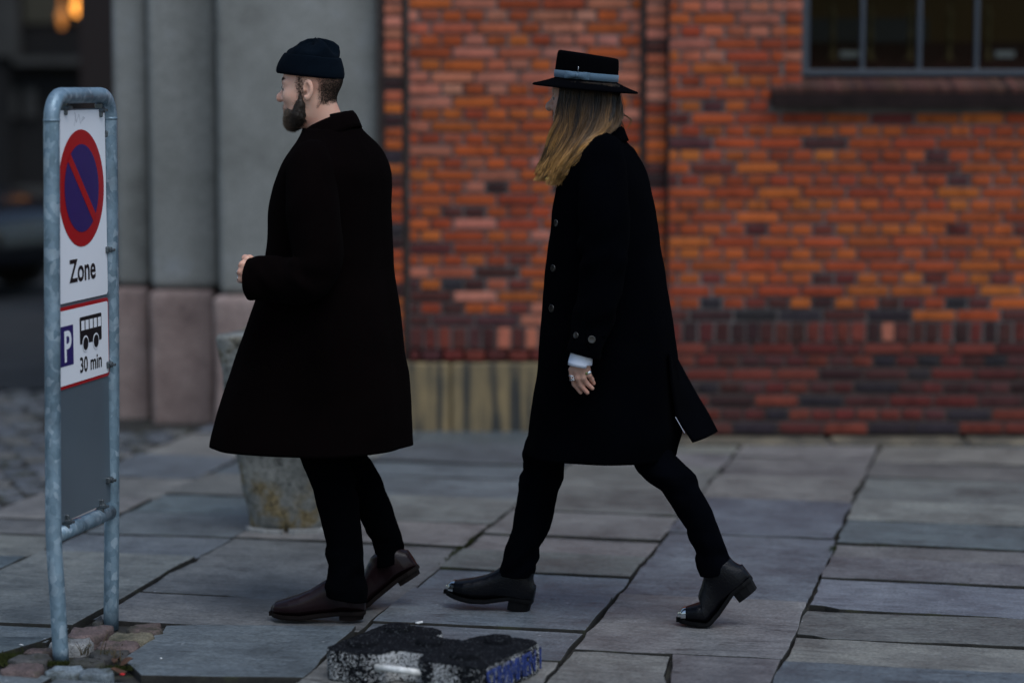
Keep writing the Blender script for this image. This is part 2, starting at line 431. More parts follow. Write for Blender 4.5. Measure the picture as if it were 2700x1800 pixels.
for i in range(9):                                    # the rest of the pavement, up to and behind the camera
    for j, v in enumerate(np.arange(-3.6, 2.4, 1.5)):
        w1 = gw(-1, 2105) - .75 * i
        slab([pt(v, w1 - .74), pt(v + 1.49, w1 - .74), pt(v + 1.49, w1), pt(v, w1)], rnd.choice(BLUE + BROWN))
for v in (-6.3, -5.2, -4.1):                          # slabs further left, below the cobbled lane
    for w1 in np.arange(7.85, 2.0, -.62):
        b_ = v + 1.09 if v > -4.2 and w1 < gw(-3.2, 1640) else v + (1.09 if v < -4.2 else 0)
        if v > -4.2: b_ = -3.56
        if v > -4.2 and w1 > gw(-3.8, 1785): continue
        slab([pt(v, w1 - .60), pt(b_, w1 - .60), pt(b_, w1), pt(v, w1)], rnd.choice(BLUE + BROWN))
slab([pt(-4.05, gw(-3.8, 1776)), pt(-3.56, gw(-3.8, 1776)), pt(-3.56, gw(-3.8, 1642)), pt(-4.05, gw(-3.8, 1642))], BLUE[1])
# setts round the sign post
SETT = mottled('sett_stone', [(.3, (.55, .55, .55)), (.5, (1, 1, 1)), (.75, (1.4, 1.35, 1.3))], 14, fine=260)
def sett_mat():
    t = NT('sett_rough'); t.set(.75, .35); iso = t.coords(); a = t.noise(iso, 12, 6, .7); f = t.noise(iso, 170, 3, .7)
    oc = t.n('ShaderNodeObjectInfo').outputs['Color']
    c = t.mix(oc, t.ramp(a, [(.3, .55), (.5, 1.), (.75, 1.5)]), 1., 'MULTIPLY'); c = t.mix(c, t.ramp(f, [(.35, .6), (.66, 1.45)]), 1., 'MULTIPLY')
    c = t.mix(c, (.026, .027, .014), t.ramp(t.noise(iso, 9, 6, .7), [(.50, 0.), (.64, .9)])); t.color(c)
    t.bump(a, .8, .01); t.bump(f, .4, .003); return t.m
SETTM = sett_mat()
patch = empty('sett_patch', tuple(G(230, 1700))); patch['kind'] = 'structure'
RED, GRY, DRK, BLG = (.105, .074, .068), (.21, .21, .205), (.048, .045, .042), (.125, .15, .165)
def K(*q): return [(x / 5.227, 1550 + y / 5.227) for x, y in q]
SETTS = [
 (K((950, 610), (1000, 545), (1570, 500), (1470, 620), (1330, 655), (950, 668)), RED, .020),
 (K((660, 745), (720, 690), (1270, 675), (1300, 720), (1110, 785), (700, 785)), GRY, .014),
 (K((320, 870), (420, 830), (740, 815), (745, 862), (500, 884)), RED, .006),
 (K((100, 970), (250, 910), (680, 890), (720, 930), (640, 1000), (260, 1018)), DRK, .012),
 (K((0, 1110), (110, 1040), (590, 1032), (610, 1060), (520, 1165), (20, 1130)), RED, .018),
 (K((600, 1125), (740, 1065), (1150, 1065), (1170, 1098), (1070, 1150), (650, 1160)), BLG, .016),
 (K((1085, 1142), (1190, 1092), (1560, 1088), (1580, 1150), (1500, 1190), (1120, 1190)), BLG, .014),
 (K((930, 1030), (1010, 955), (1400, 965), (1460, 1035), (1400, 1060)), DRK, .004),
 (K((1250, 890), (1340, 838), (1800, 856), (1690, 965), (1300, 955)), DRK, .006),
 (K((1320, 790), (1430, 722), (1890, 716), (1930, 760), (1850, 828), (1370, 812)), RED, .010),
 (K((1510, 655), (1600, 605), (2110, 605), (2140, 650), (2000, 715), (1480, 700)), (.10, .088, .060), .014),
 (K((1740, 548), (1850, 482), (2230, 478), (2250, 570), (2100, 592), (1800, 578)), RED, .018),
 (K((1280, 470), (1330, 415), (1420, 400), (1420, 470)), DRK, .006)]
def sett(poly, col, top, parent, name='sett'):
    P = [np.array(p) for p in poly]; c = np.mean(P, axis=0)
    Q = rough_poly(P, .022, .0036); rings = []
    for s, z in ((1.0, -.05), (.995, top - .014), (.965, top - .005), (.90, top - .001), (.70, top + .001), (.4, top)):
        rings.append(np.array([[*( (q - c) * s), z + rnd.gauss(0, .0022)] for q in Q]))
    V, F = rings_mesh(rings, False, True)
    if np.cross(rings[0][1][:2] - rings[0][0][:2], rings[0][2][:2] - rings[0][0][:2]) < 0: F = [f[::-1] for f in F]
    o = mesh(name, V, F, SETTM, parent, True); o.location = (c[0] - parent.location[0], c[1] - parent.location[1], 0)
    j = rnd.uniform(.85, 1.15); o.color = tuple(q * j for q in col) + (1,); return o
for P, c, h in SETTS: sett([G(u, v, h)[:2] for u, v in P], c, h, patch)
# old cobbled carriageway to the left of the slabs
cob = empty('cobbled_lane', (-3.0, 11.0, 0)); cob['kind'] = 'structure'
nbig = 0; allset = []
for i in range(-2, 60):
    for j in range(26):
        v = -4.16 - j * .155 - (i % 2) * .07 ; w = 8.0 + i * .125
        p = pt(v, w)
        if p[1] > 13.4 or p[0] < -5.2: continue
        if p[1] > 11.9 and p[0] > -2.42 : continue
        u = 1350 + FPX * p[0] / p[1]
        allset.append((p, u > -60 and p[1] < 13.2))
allset.sort(key=lambda q: (not q[1], q[0][1]))
stuff = []
for p, vis in allset:
    hw, hl = .070 * rnd.uniform(.86, 1.05), .056 * rnd.uniform(.86, 1.04); a = rnd.uniform(-.12, .12)
    e1 = EV * math.cos(a) + EU * math.sin(a); e2 = np.array([-e1[1], e1[0]])
    poly = [p + e1 * sx * hw * rnd.uniform(.8, 1.05) + e2 * sy * hl * rnd.uniform(.8, 1.05) for sx, sy in ((-1, -1), (0, -1.1), (1, -1), (1.05, 0), (1, 1), (0, 1.08), (-1, 1))]
    top = rnd.uniform(-.014, .000)
    col = rnd.choice([(.085, .090, .097), (.072, .077, .087), (.092, .090, .087), (.06, .066, .074)])
    if vis and nbig < 300:
        sett(poly, col, top, cob); nbig += 1
    else: stuff.append((poly, top))
parts = []
for poly, top in stuff:
    c = np.mean(poly, axis=0)
    rings = [np.array([[*(c + (q - c) * s - np.array([-3.0, 11.0])), z] for q in poly]) for s, z in ((1, -.05), (1, top - .012), (.9, top), (.5, top + .001))]
    parts.append(rings_mesh(rings, False, True))
if parts:
    o = mesh('far_setts', *join(parts), SETTM, cob, True); o['kind'] = 'stuff'; o.color = (.095, .10, .11, 1)
# =================================================================== BRICK BUILDING
bld = empty('brick_building', (0.6, 11.86, 0))
tag(bld, 'orange red brick building with grey stone portal and dark window behind the walkers', 'building')
YL, YP, YR = 11.86, 11.79, 11.71
def BX(u, Y): return A(u, 700, Y)[0]
def BZ(v, Y): return A(1350, v, Y)[2]
CH, SL, HL, JT = .0595, .2165, .1083, .0130
OR = [(.335, .072, .017), (.305, .060, .016), (.355, .082, .018), (.285, .050, .015), (.37, .092, .019), (.30, .060, .018), (.25, .043, .016)]
PK = [(.37, .125, .076), (.32, .105, .066), (.40, .15, .10), (.35, .092, .045)]
DK = [(.036, .015, .015), (.055, .019, .016), (.026, .020, .024), (.075, .023, .019)]
RD = [(.115, .023, .018), (.085, .020, .018), (.135, .030, .020), (.07, .024, .024)]
BV = {}
def brick_mesh(L, H, D=.10, k=0):
    key = (round(L, 4), round(H, 4), k)
    if key in BV: return BV[key]
    bm = bmesh.new(); bm_box(bm, (-L / 2, -.006, -H / 2), (L / 2, D, H / 2), .0045)
    r2 = random.Random(hash(key) % 9999)
    for v in bm.verts: v.co += Vector((r2.gauss(0, .0013), r2.gauss(0, .0010), r2.gauss(0, .0011)))
    bm.faces.ensure_lookup_table()
    me = bpy.data.meshes.new('brick'); bm.to_mesh(me); bm.free(); me.materials.append(BRICK); BV[key] = me
    return me
def lay(parent, items, cap=300):
    """items: (x, y, z, L, H, colour, visible area); the first `cap` largest become bricks of their own"""
    items.sort(key=lambda q: -q[6]); off = Vector(parent.location) + (Vector(parent.parent.location) if parent.parent else Vector())
    rest = []
    for n, (x, y, z, L, H, c, ar) in enumerate(items):
        if n < cap and ar > 0:
            Lq = min((SL - JT, HL - JT, .045), key=lambda q: abs(q - L)) if H < .07 else L
            o = bpy.data.objects.new('brick', brick_mesh(Lq, H, k=rnd.randrange(4))); link(o, parent)
            o.location = Vector((x, y + rnd.gauss(0, .0016), z + rnd.gauss(0, .0008))) - off; o.scale.x = L / Lq
            o.rotation_euler = (0, R(rnd.gauss(0, .25)), R(rnd.gauss(0, .3)))
            o.color = c + (1,)
        else: rest.append((x, y, z, L, H, c))
    if rest:
        bm = bmesh.new(); lay_ = bm.verts.layers.float_color.new('Col')
        for x, y, z, L, H, c in rest:
            vs = bm_box(bm, (x - L / 2, y - .006, z - H / 2), (x + L / 2, y + .09, z + H / 2), .004)
            for v in vs: v[lay_] = c + (1,)
        for v in bm.verts: v.co -= off
        o = from_bm('brick_rows', bm, BRICKJ, parent); o['kind'] = 'stuff'
def shade(c):
    j = rnd.uniform(.82, 1.15); return tuple(q * j * rnd.uniform(.93, 1.07) for q in c)
def inview(x, y, z): 
    u = 1350 + FPX * x / y
    return 1.0 if (-20 < u < 2720 and z < 2.12) else 0.
def courses(x0, x1, ztop, n, Yf, pal, phase=0, skip=None, step=None):
    out = []
    X1 = x1
    for k in range(n):
        z = ztop - (k + .5) * CH; y = Yf(k) if callable(Yf) else Yf
        x1 = X1(z) if callable(X1) else X1; odd = (k + phase) % 2; pitch = HL if odd else SL
        x = x0 - (HL * .5 if odd else (SL * .5 if ((k + phase) // 2) % 2 else 0.))
        while x < x1 - .02:
            p = pitch * rnd.choice((1, 1, 1, 1, 1, .5 if not odd else 1, 2 if odd else 1)) if rnd.random() < .12 else pitch
            a, b = max(x, x0), min(x + p, x1)
            if b - a > .030 and not (skip and skip((a + b) / 2, z)):
                L = b - a - JT; c = shade(pal((a + b) / 2, z, k))
                out.append(((a + b) / 2, y, z, L, CH - JT, c, L * inview((a + b) / 2, y, z)))
            x += p
    return out
def soldiers(x0, x1, ztop, h, Y, pal, pitch=.0735):
    out = []; x = x0
    while x < x1 - .02:
        p = min(pitch * rnd.uniform(.9, 1.1), x1 - x); L = p - JT
        if L > .02: out.append((x + p / 2, Y, ztop - h / 2, L, h - JT, shade(pal(x, ztop, 0)), L * 2 * inview(x, Y, ztop)))
        x += p
    return out
# ---- recessed wall panel between the portal and the pilaster
recess = empty('recessed_wall', (0, 0, 0)); recess.parent = bld
xa, xb = BX(1078, YL), BX(1690, YL)
zs_t = BZ(861, YL)
n = int((3.1 - zs_t) / CH)
def palL(x, z, k):
    if z < zs_t + .30 and rnd.random() < .36: return rnd.choice(DK)
    if z < zs_t + .42 and rnd.random() < .25: return rnd.choice(RD)
    if z > 1.72: return rnd.choice(PK if rnd.random() < .62 else OR)
    return rnd.choice(PK) if rnd.random() < .16 else (rnd.choice(DK) if rnd.random() < .03 else rnd.choice(OR))
items = courses(xa, xb, zs_t + n * CH, n, YL, palL)
items += soldiers(xa, xb, zs_t, .112, YL, lambda *a: rnd.choice(DK + DK + RD + PK[:1]))
items += courses(xa, xb, zs_t - .112, 1, YL - .012, lambda *a: rnd.choice(RD), 1)
def lmesh(name, lo, hi, mat, parent, bevel=0):
    o = box(name, lo, hi, mat, parent, bevel); off = Vector(bld.location)
    o.location = -off; return o
lay(recess, items)
lmesh('mortar_bed', (xa - .004, YL + .004, .40), (xb + .004, YL + .30, 3.1), MORTAR, recess)
zb = BZ(953, YL)
for i, (p, q) in enumerate(((1005, 1186), (1190, 1432), (1436, 1700))):
    x0, x1 = BX(p, YL), BX(q, YL)
    lmesh('stone_block', (x0, YL - .035 - .004 * i, -.05), (x1, YL + .28, zb - .004), YSTONE, recess, .008)
# ---- pilaster strips either side of the panel
for u0, u1, Y in ((1016, 1062, YL - .03), (1701, 1756, YP)):
    pil = empty('brick_pilaster', (0, 0, 0)); pil.parent = bld
    x0, x1 = BX(u0, Y), BX(u1, Y); it = []
    z0 = zb if u0 < 1100 else .05
    k = 0; z = 3.1
    while z - CH > z0:
        z -= CH; k += 1; dark = z < zs_t + .25
        c = rnd.choice(DK if (rnd.random() < (.5 if dark else .12)) else (PK if z > 1.6 else OR))
        it.append(((x0 + x1) / 2, Y, z + CH / 2, x1 - x0 - .004, CH - JT, shade(c), inview(x0, Y, z)))
    lay(pil, it)
    lmesh('mortar_bed', (x0 + .006, Y + .005, z0), (x1 - .006, Y + .2, 3.1), MORTAR, pil)
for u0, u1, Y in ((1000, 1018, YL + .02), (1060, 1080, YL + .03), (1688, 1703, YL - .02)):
    x0, x1 = BX(u0, Y), BX(u1, Y); lmesh('groove_backing', (x0, Y, .05), (x1, Y + .24, 3.1), SOOT, recess)  # dark mortar backing in the recessed grooves
# ---- main wall with its window
mainw = empty('main_wall', (0, 0, 0)); mainw.parent = bld
xm, xe = BX(1759, YR), 4.6
zt = BZ(847, YR); nm = int((3.1 - zt) / CH)
xw0 = BX(2063, YR); zsill = BZ(279, YR); zsillt = BZ(222, YR)
def palM(x, z, k):
    if z < zt + .10 and rnd.random() < .4: return rnd.choice(DK)
    if z < zt + .22 and rnd.random() < .2: return rnd.choice(RD + DK)
    if z > 1.80 and x < xw0 + .1: return rnd.choice(PK if rnd.random() < .6 else OR)
    q = rnd.random()
    return rnd.choice(DK) if q < .012 else (rnd.choice(RD) if q < .06 else rnd.choice(OR))
items = courses(xm, lambda z: (BX(2030, YR) if z < zsillt + .01 else xw0) if z > zsill - .01 else xe, zt + nm * CH, nm, YR, palM, 1)
items += soldiers(xm, xe, zt, .104, YR, lambda *a: rnd.choice(DK + DK + RD + PK[:1]))
z0 = zt - .104
st = [0, 0, .05, .10, .15, .19, .23]
items += courses(xm - .02, xe, z0, 7, lambda k: YR - st[k], lambda x, z, k: rnd.choice(RD if rnd.random() < (.72 if k != 6 else .35) else DK + [PK[0]] * (k == 0)), 0)
lay(mainw, items)
lmesh('mortar_bed', (xm + .004, YR + .004, z0), (xw0, YR + .30, 3.1), MORTAR, mainw)
lmesh('mortar_bed', (xw0, YR + .004, z0), (xe, YR + .30, zsill + .02), MORTAR, mainw)
for k in range(7):
    lmesh('plinth_core', (xm - .012, YR - st[k] + .003, z0 - (k + 1) * CH), (xe, YR + .30 - .003 * k, z0 - k * CH - .003), SOOT, mainw)
zp = z0 - 7 * CH
for i, (p, q) in enumerate(((1660, 2194), (2204, 2560), (2568, 2900), (2905, 3200))):
    Yp = YR - .38
    lmesh('plinth_stone', (BX(p, Yp), Yp - .004 * (i % 2), -.05), (BX(q, Yp) , YR + .2, zp - .012), SILLST, mainw, .012)
# window reveal, sill of moulded bricks, frame, panes and the room behind
WFRAME = simple('window_frame_paint', (.032, .040, .054), .45, .5, 0, .15, 9)
win = empty('window', (0, 0, 0)); win.parent = bld
Yf = YR + .13; xf = BX(2106, Yf); off = -Vector(bld.location)
it = []; z = zsill + .03
while z < 3.0:
    it.append(((xw0 + xf) / 2 - .004, YR + .058, z + CH / 2, xf - xw0 - .006, CH - JT, shade(rnd.choice(PK + OR)), inview(xf, YR, z))); z += CH
rev = empty('window_reveal', (0, 0, 0)); rev.parent = bld
lay(rev, it); lmesh('mortar_bed', (xw0 + .002, YR + .063, zsill), (xf, YR + .3, 3.1), MORTAR, rev)
sill = empty('window_sill', (0, 0, 0)); sill.parent = bld
xs0 = BX(2030, YR); x = xs0; Ytop0, Ytop1 = YR - .055, YR + .125
bm0 = bmesh.new(); bm_box(bm0, (-.0165, 0, -.05), (.0165, .20, .012), .004)
SME = bpy.data.meshes.new('sill_brick'); bm0.to_mesh(SME); bm0.free(); SME.materials.append(BRICK)
while x < 4.4:
    o = bpy.data.objects.new('brick', SME); link(o, sill)
    o.location = Vector((x + .018, Ytop0 + rnd.gauss(0, .0015), zsillt - .028)) + off; o.rotation_euler = (R(14), 0, 0)
    o.color = shade(rnd.choice([(.075, .034, .026), (.095, .042, .032), (.055, .026, .022)])) + (1,); x += .0370
lmesh('sill_core', (xs0 - .004, YR - .066, zsill - .004), (4.4, YR + .13, zsillt - .044), simple('black_sill', (.013, .0065, .006), .85, .2, 0, .5, 8), sill)  # near-black band below the sill bricks
ztop = 3.0
zr = BZ(201, Yf); zr1 = BZ(184, Yf)
lmesh('bottom_rail', (xf, Yf - .02, zr), (4.4, Yf + .03, zr1), WFRAME, win, .004)
lmesh('frame_stile', (xf, Yf - .018, zr1 - .004), (BX(2126, Yf), Yf + .03, ztop), WFRAME, win, .004)
mx = [BX(u, Yf) for u in (2265, 2414, 2563, 2712, 2861)]
for m in mx: lmesh('mullion', (m - .011, Yf - .014, zr1 - .002), (m + .011, Yf + .025, ztop), WFRAME, win, .003)
gt = NT('window_glass'); gt.t.nodes.remove(gt.b)
tr = gt.n('ShaderNodeBsdfTransparent'); gl = gt.n('ShaderNodeBsdfGlossy'); gl.inputs['Roughness'].default_value = .02
tr.inputs[0].default_value = (.85, .88, .86, 1); fr = gt.n('ShaderNodeFresnel'); fr.inputs[0].default_value = 1.10; ms = gt.n('ShaderNodeMixShader')
gt.l(fr.outputs[0], ms.inputs[0]); gt.l(tr.outputs[0], ms.inputs[1]); gt.l(gl.outputs[0], ms.inputs[2])
gt.l(ms.outputs[0], gt.t.nodes['Material Output'].inputs[0]); GLASS = gt.m
edges = [BX(2126, Yf)] + mx
for a, b in zip(edges[:-1], edges[1:]):
    lmesh('pane', (a + .012, Yf + .004, zr1), (b - .012, Yf + .010, ztop), GLASS, win)
room = empty('room_interior', (0, 0, 0)); room.parent = bld
Yb = YR + 1.6
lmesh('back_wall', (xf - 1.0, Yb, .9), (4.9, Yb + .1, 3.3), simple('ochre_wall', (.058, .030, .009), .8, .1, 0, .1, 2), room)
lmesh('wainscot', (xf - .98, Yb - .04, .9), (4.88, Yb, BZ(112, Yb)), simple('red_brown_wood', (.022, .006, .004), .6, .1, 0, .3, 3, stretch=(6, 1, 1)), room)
lmesh('notice_board', (BX(2100, Yb), Yb - .07, BZ(113, Yb)), (BX(2430, Yb), Yb - .005, BZ(50, Yb)), simple('black_board', (.008, .008, .010), .7), room)
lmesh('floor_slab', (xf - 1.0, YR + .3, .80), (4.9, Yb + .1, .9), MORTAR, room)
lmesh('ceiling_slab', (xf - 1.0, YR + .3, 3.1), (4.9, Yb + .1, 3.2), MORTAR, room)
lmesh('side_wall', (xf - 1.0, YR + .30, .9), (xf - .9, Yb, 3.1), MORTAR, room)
BRS = simple('brass', (.06, .042, .014), .4, .5, .8, .2, 20)
for u in (2195, 2295, 2400, 2503, 2605):
    pb = A(u, 120, Yb - .5); prof = [(0, .030), (.01, .030), (.02, .012), (.10, .010), (.12, .020), (.14, .010), (.22, .012), (.24, .022), (.26, .008), (.30, .004)]
    V, F = rings_mesh([np.array([[pb[0] + r * math.cos(t), pb[1] + r * math.sin(t), BZ(160, Yb - .5) + z] for t in np.linspace(0, 2 * math.pi, 14, endpoint=False)]) for z, r in prof], True, True)
    o = mesh('candlestick', V, F, BRS, room, True); o.location = off
lmesh('shelf', (xf - .9, Yb - .66, BZ(160, Yb - .5) - .05), (4.8, Yb - .36, BZ(160, Yb - .5)), MAT['red_brown_wood'], room)
for u in (2240, 2650):
    c = A(u, 142, Yb - .55); lmesh('paper_card', (c[0] - .05, c[1], c[2] - .02), (c[0] + .05, c[1] + .004, c[2] + .015), simple('card', (.16, .16, .16), .7), room)
# ---- grey stone portal stepping back to the left, on pink granite base blocks
portal = empty('stone_portal', (0, 0, 0)); portal.parent = bld
def PX(u, Y): return BX(u, Y)
ST = [(575, 1005, 12.00), (395, 577, 12.32), (303, 397, 12.50)]
zbt = [BZ(767, 11.80) , BZ(767, 12.24), BZ(767, 12.66)]
zb0 = BZ(767, 12.27)
for u0, u1, Y in ST:
    o = lmesh('stone_pier', (PX(u0, Y), Y, zb0 + .003), (PX(u1, Y), Y + .9, 3.2), GRANITE, portal)
    mod = o.modifiers.new('round', 'BEVEL'); mod.width = .045; mod.segments = 4; mod.limit_method = 'ANGLE'
    o.data.polygons.foreach_set('use_smooth', [True] * len(o.data.polygons))
for u0, u1, Y in ((560, 1004, 11.93), (392, 562, 12.25), (299, 389, 12.43)):
    bm = bmesh.new(); x0, x1 = PX(u0, Y), PX(u1, Y)
    bm_box(bm, (x0, Y, -.06), (x1, Y + .95, zb0), 0)
    bmesh.ops.subdivide_edges(bm, edges=bm.edges[:], cuts=7, use_grid_fill=True)
    co = np.array([v.co for v in bm.verts]); nn = vnoise(co * 5 + 3) * .016
    for v, k in zip(bm.verts, nn):
        v.co.y += k; v.co.x += k * .5
        if v.co.z > .1 and v.co.z < zb0 - .01: v.co.z += k
    o = from_bm('base_block', bm, PINK, portal, True); o.location = off
    mod = o.modifiers.new('round', 'BEVEL'); mod.width = .03; mod.segments = 3; mod.limit_method = 'ANGLE'; mod.angle_limit = R(50)
# inner side of the passage
lmesh('passage_jamb', (PX(303, 12.7) - .0, 13.3, -.05), (PX(303, 12.7) + 3.0, 13.9, 3.2), simple('jamb_dark', (.06, .06, .06)), portal)
# =================================================================== FAR SIDE OF THE STREET (left)
DARKST = mottled('shaded_dark_stone', [(.3, (.003, .003, .0035)), (.6, (.007, .0065, .0065)), (.8, (.011, .010, .0095))], 1.5)  # shade of the far passage put into the near-black stone colour
PALEST = mottled('weathered_stone', [(.3, (.022, .022, .021)), (.7, (.042, .041, .038))], 2)  # grey stone, darkened in colour for the passage shade
YF = 25.0
far = empty('far_building', (-5.2, YF, 0))
tag(far, 'dark building with lit window across the street at left edge', 'building')
foff = -Vector(far.location)
def fbox(name, u0, u1, v0, v1, y0, y1, mat, parent=far):
    a = A(u0, v1, YF); b = A(u1, v0, YF)
    o = box(name, (a[0], y0, a[2]), (b[0], y1, b[2]), mat, parent); o.location = foff; return o
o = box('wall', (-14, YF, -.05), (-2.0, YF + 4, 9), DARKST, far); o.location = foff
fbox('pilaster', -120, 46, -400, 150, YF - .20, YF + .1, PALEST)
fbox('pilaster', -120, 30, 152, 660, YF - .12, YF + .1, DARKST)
fbox('ledge', 48, 300, 152, 172, YF - .25, YF + .1, PALEST)
fbox('mullion', 34, 50, 236, 310, YF - .08, YF + .05, PALEST)
fbox('mullion', 72, 96, 236, 310, YF - .08, YF + .05, PALEST)
fbox('ledge', 48, 300, 492, 520, YF - .22, YF + .1, PALEST)
fbox('pilaster', 76, 108, 521, 740, YF - .14, YF + .1, PALEST)
fw = fbox('window', 62, 208, -300, 62, YF - .03, YF + .02, simple('dark_pane', (.01, .01, .008), .2))
for k in range(5):
    for z in (.9, 3.6, 6.2):
        x = -13.2 + 1.75 * k
        if x > -6.3: continue
        w_ = box('window', (x, YF - .04, z), (x + 1.0, YF + .02, z + 1.7), MAT['dark_pane'], far); w_.location = foff
        for q in ((x - .06, x), (x + .47, x + .53), (x + 1.0, x + 1.06)): box('frame', (q[0], YF - .08, z - .06), (q[1], YF - .03, z + 1.76), PALEST, w_, .005)
LAMP = NT('lamp_glow'); LAMP.b.inputs['Emission Color'].default_value = (1., .36, .05, 1); LAMP.b.inputs['Emission Strength'].default_value = 2.2; LAMP.color((.3, .15, .05))
LAMP2 = NT('lamp_glow_dim'); LAMP2.b.inputs['Emission Color'].default_value = (1., .32, .04, 1); LAMP2.b.inputs['Emission Strength'].default_value = .35; LAMP2.color((.3, .15, .05))
def globe(name, u, v, r, h, mat):
    c = A(u, v, YF - .30); bm = bmesh.new(); bmesh.ops.create_uvsphere(bm, u_segments=16, v_segments=10, radius=1.0)
    for q in bm.verts: q.co = Vector((q.co.x * r + c[0], q.co.y * r + c[1], q.co.z * h + c[2]))
    bm_box(bm, (c[0] - .012, c[1] - .012, c[2] + h * .9), (c[0] + .012, c[1] + .012, c[2] + h + .5))
    bm_box(bm, (c[0] - r * .5, c[1] - r * .5, c[2] - h - .03), (c[0] + r * .5, c[1] + r * .5, c[2] - h * .86))
    o = from_bm(name, bm, mat, None, True); return o
l1 = globe('hanging_lamp', 201, 19, .045, .055, LAMP.m); tag(l1, 'glowing orange hanging lamp beside the far dark window', 'lamp')
l2 = globe('hanging_lamp', 163, 45, .045, .085, LAMP2.m); tag(l2, 'dim amber hanging lamp left of the bright orange one', 'lamp')
FBRICK = NT('far_brick'); tex = FBRICK.n('ShaderNodeTexBrick'); tex.inputs['Scale'].default_value = 4.5  # dark red carries the shadow on this wall in its colour
for i, c in ((1, (.045, .012, .009)), (2, (.028, .009, .008)), (3, (.02, .015, .014))): tex.inputs[i].default_value = c + (1,)
FBRICK.l(FBRICK.coords(), tex.inputs[0]); FBRICK.color(tex.outputs[0]); FBRICK.set(.9, .2)
xg0, xg1 = A(212, 300, 18)[0], A(318, 300, 18)[0]
gw_ = box('brick_gate_wall', (xg0, 18, -.05), (xg1 + 1.5, 18.6, 4.6), FBRICK.m, None, .01)
tag(gw_, 'dark red brick wall end behind the portal at left', 'wall')
# parked car seen by its front corner
CARP = simple('black_car_paint', (.008, .009, .012), .18, .6, 0, .05, 3); CARG = simple('car_glass', (.012, .02, .022), .06, .8, 0, .05, 2)
CHROME = simple('headlight_glass', (.25, .42, .40), .12, .8, .4, .2, 9); TYRE = simple('tyre_rubber', (.012, .012, .012), .85); RIM = simple('wheel_rim', (.25, .26, .27), .3, .6, .9)
car = empty('parked_car', (-5.75, 20.4, 0)); tag(car, 'black parked car with rounded bonnet at left edge across the lane', 'car')
def car_sections():
    # stations along local x (front +), half width, sill z, belt z, top z, top half width
    st = [(2.10, .62, .30, .52, .60, .50), (2.02, .78, .24, .60, .70, .62), (1.75, .86, .22, .68, .80, .70), (1.2, .88, .22, .74, .90, .74), (.80, .89, .22, .80, .96, .74),
          (.72, .89, .22, .82, .99, .72), (.15, .89, .22, .88, 1.38, .58), (-.5, .89, .22, .90, 1.45, .58), (-1.2, .89, .22, .92, 1.40, .56), (-1.75, .87, .24, .92, 1.02, .66), (-2.05, .82, .26, .88, .97, .62), (-2.15, .70, .34, .80, .88, .52)]
    rings = []
    for x, w, z0, zb_, zt_, wt_ in st:
        h = [(-w * .92, z0), (-w, z0 + .12), (-w, zb_ - .1), (-w * .97, zb_), (-wt_, zt_ - .05), (-wt_ * .7, zt_), (0, zt_ + .015), (wt_ * .7, zt_), (wt_, zt_ - .05), (w * .97, zb_), (w, zb_ - .1), (w, z0 + .12), (w * .92, z0), (0, z0 - .02)]
        rings.append(np.array([[x, y, z] for y, z in h]))
    return rings
V, F = rings_mesh(car_sections(), True, True)
cb = mesh('body', V, F, CARP, car, True); mm = cb.modifiers.new('s', 'SUBSURF'); mm.levels = 2; mm.render_levels = 2
def cbox(name, lo, hi, mat, b=.02): return box(name, lo, hi, mat, car, b, 2)
for s in (-1, 1):
    V, F = rings_mesh([np.array([[x, s * (.9 * f), z] for x, z in ((.62, .90), (.20, 1.30), (-.55, 1.37), (-1.15, 1.32), (-1.6, .98))]) for f in (.86, .80)], True, True)
    mesh('side_window', V, F, CARG, car)
    cbox('headlight', (1.86, s * .62 - .13, .585), (2.03, s * .62 + .13, .70), CHROME, .04)
    cbox('tail_light', (-2.13, s * .60 - .1, .72), (-2.02, s * .60 + .1, .84), SRED, .02)
    cbox('mirror', (.45, s * .98 - .07, .94), (.62, s * .98 + .07, 1.05), CARP, .03)
    for wx in (1.32, -1.32):
        w = empty('wheel', (wx, s * .80, .31)); w.parent = car
        for nm, prof, mt in (('tyre', [(-.10, .20), (-.10, .29), (-.07, .315), (.07, .315), (.10, .29), (.10, .20)], TYRE), ('rim', [(-.085, .02), (-.085, .20), (.085, .20), (.092, .17), (.06, .05), (.06, .01)], RIM)):
            V, F = rings_mesh([np.array([[r * math.cos(t), y, r * math.sin(t)] for t in np.linspace(0, 2 * math.pi, 28, endpoint=False)]) for y, r in prof], True, True)
            mesh(nm, V, F, mt, w, True)
V, F = rings_mesh([np.array([[x, y, z] for y in np.linspace(-w, w, 7)]) for x, z, w in ((.70, 1.01, .62), (.22, 1.37, .53))], closed=False)
ws = mesh('windscreen', V, F, CARG, car); ws.modifiers.new('t', 'SOLIDIFY').thickness = .01
cbox('grille', (2.06, -.38, .40), (2.11, .38, .54), BOLT, .02);
car.rotation_euler = (0, 0, R(-26))
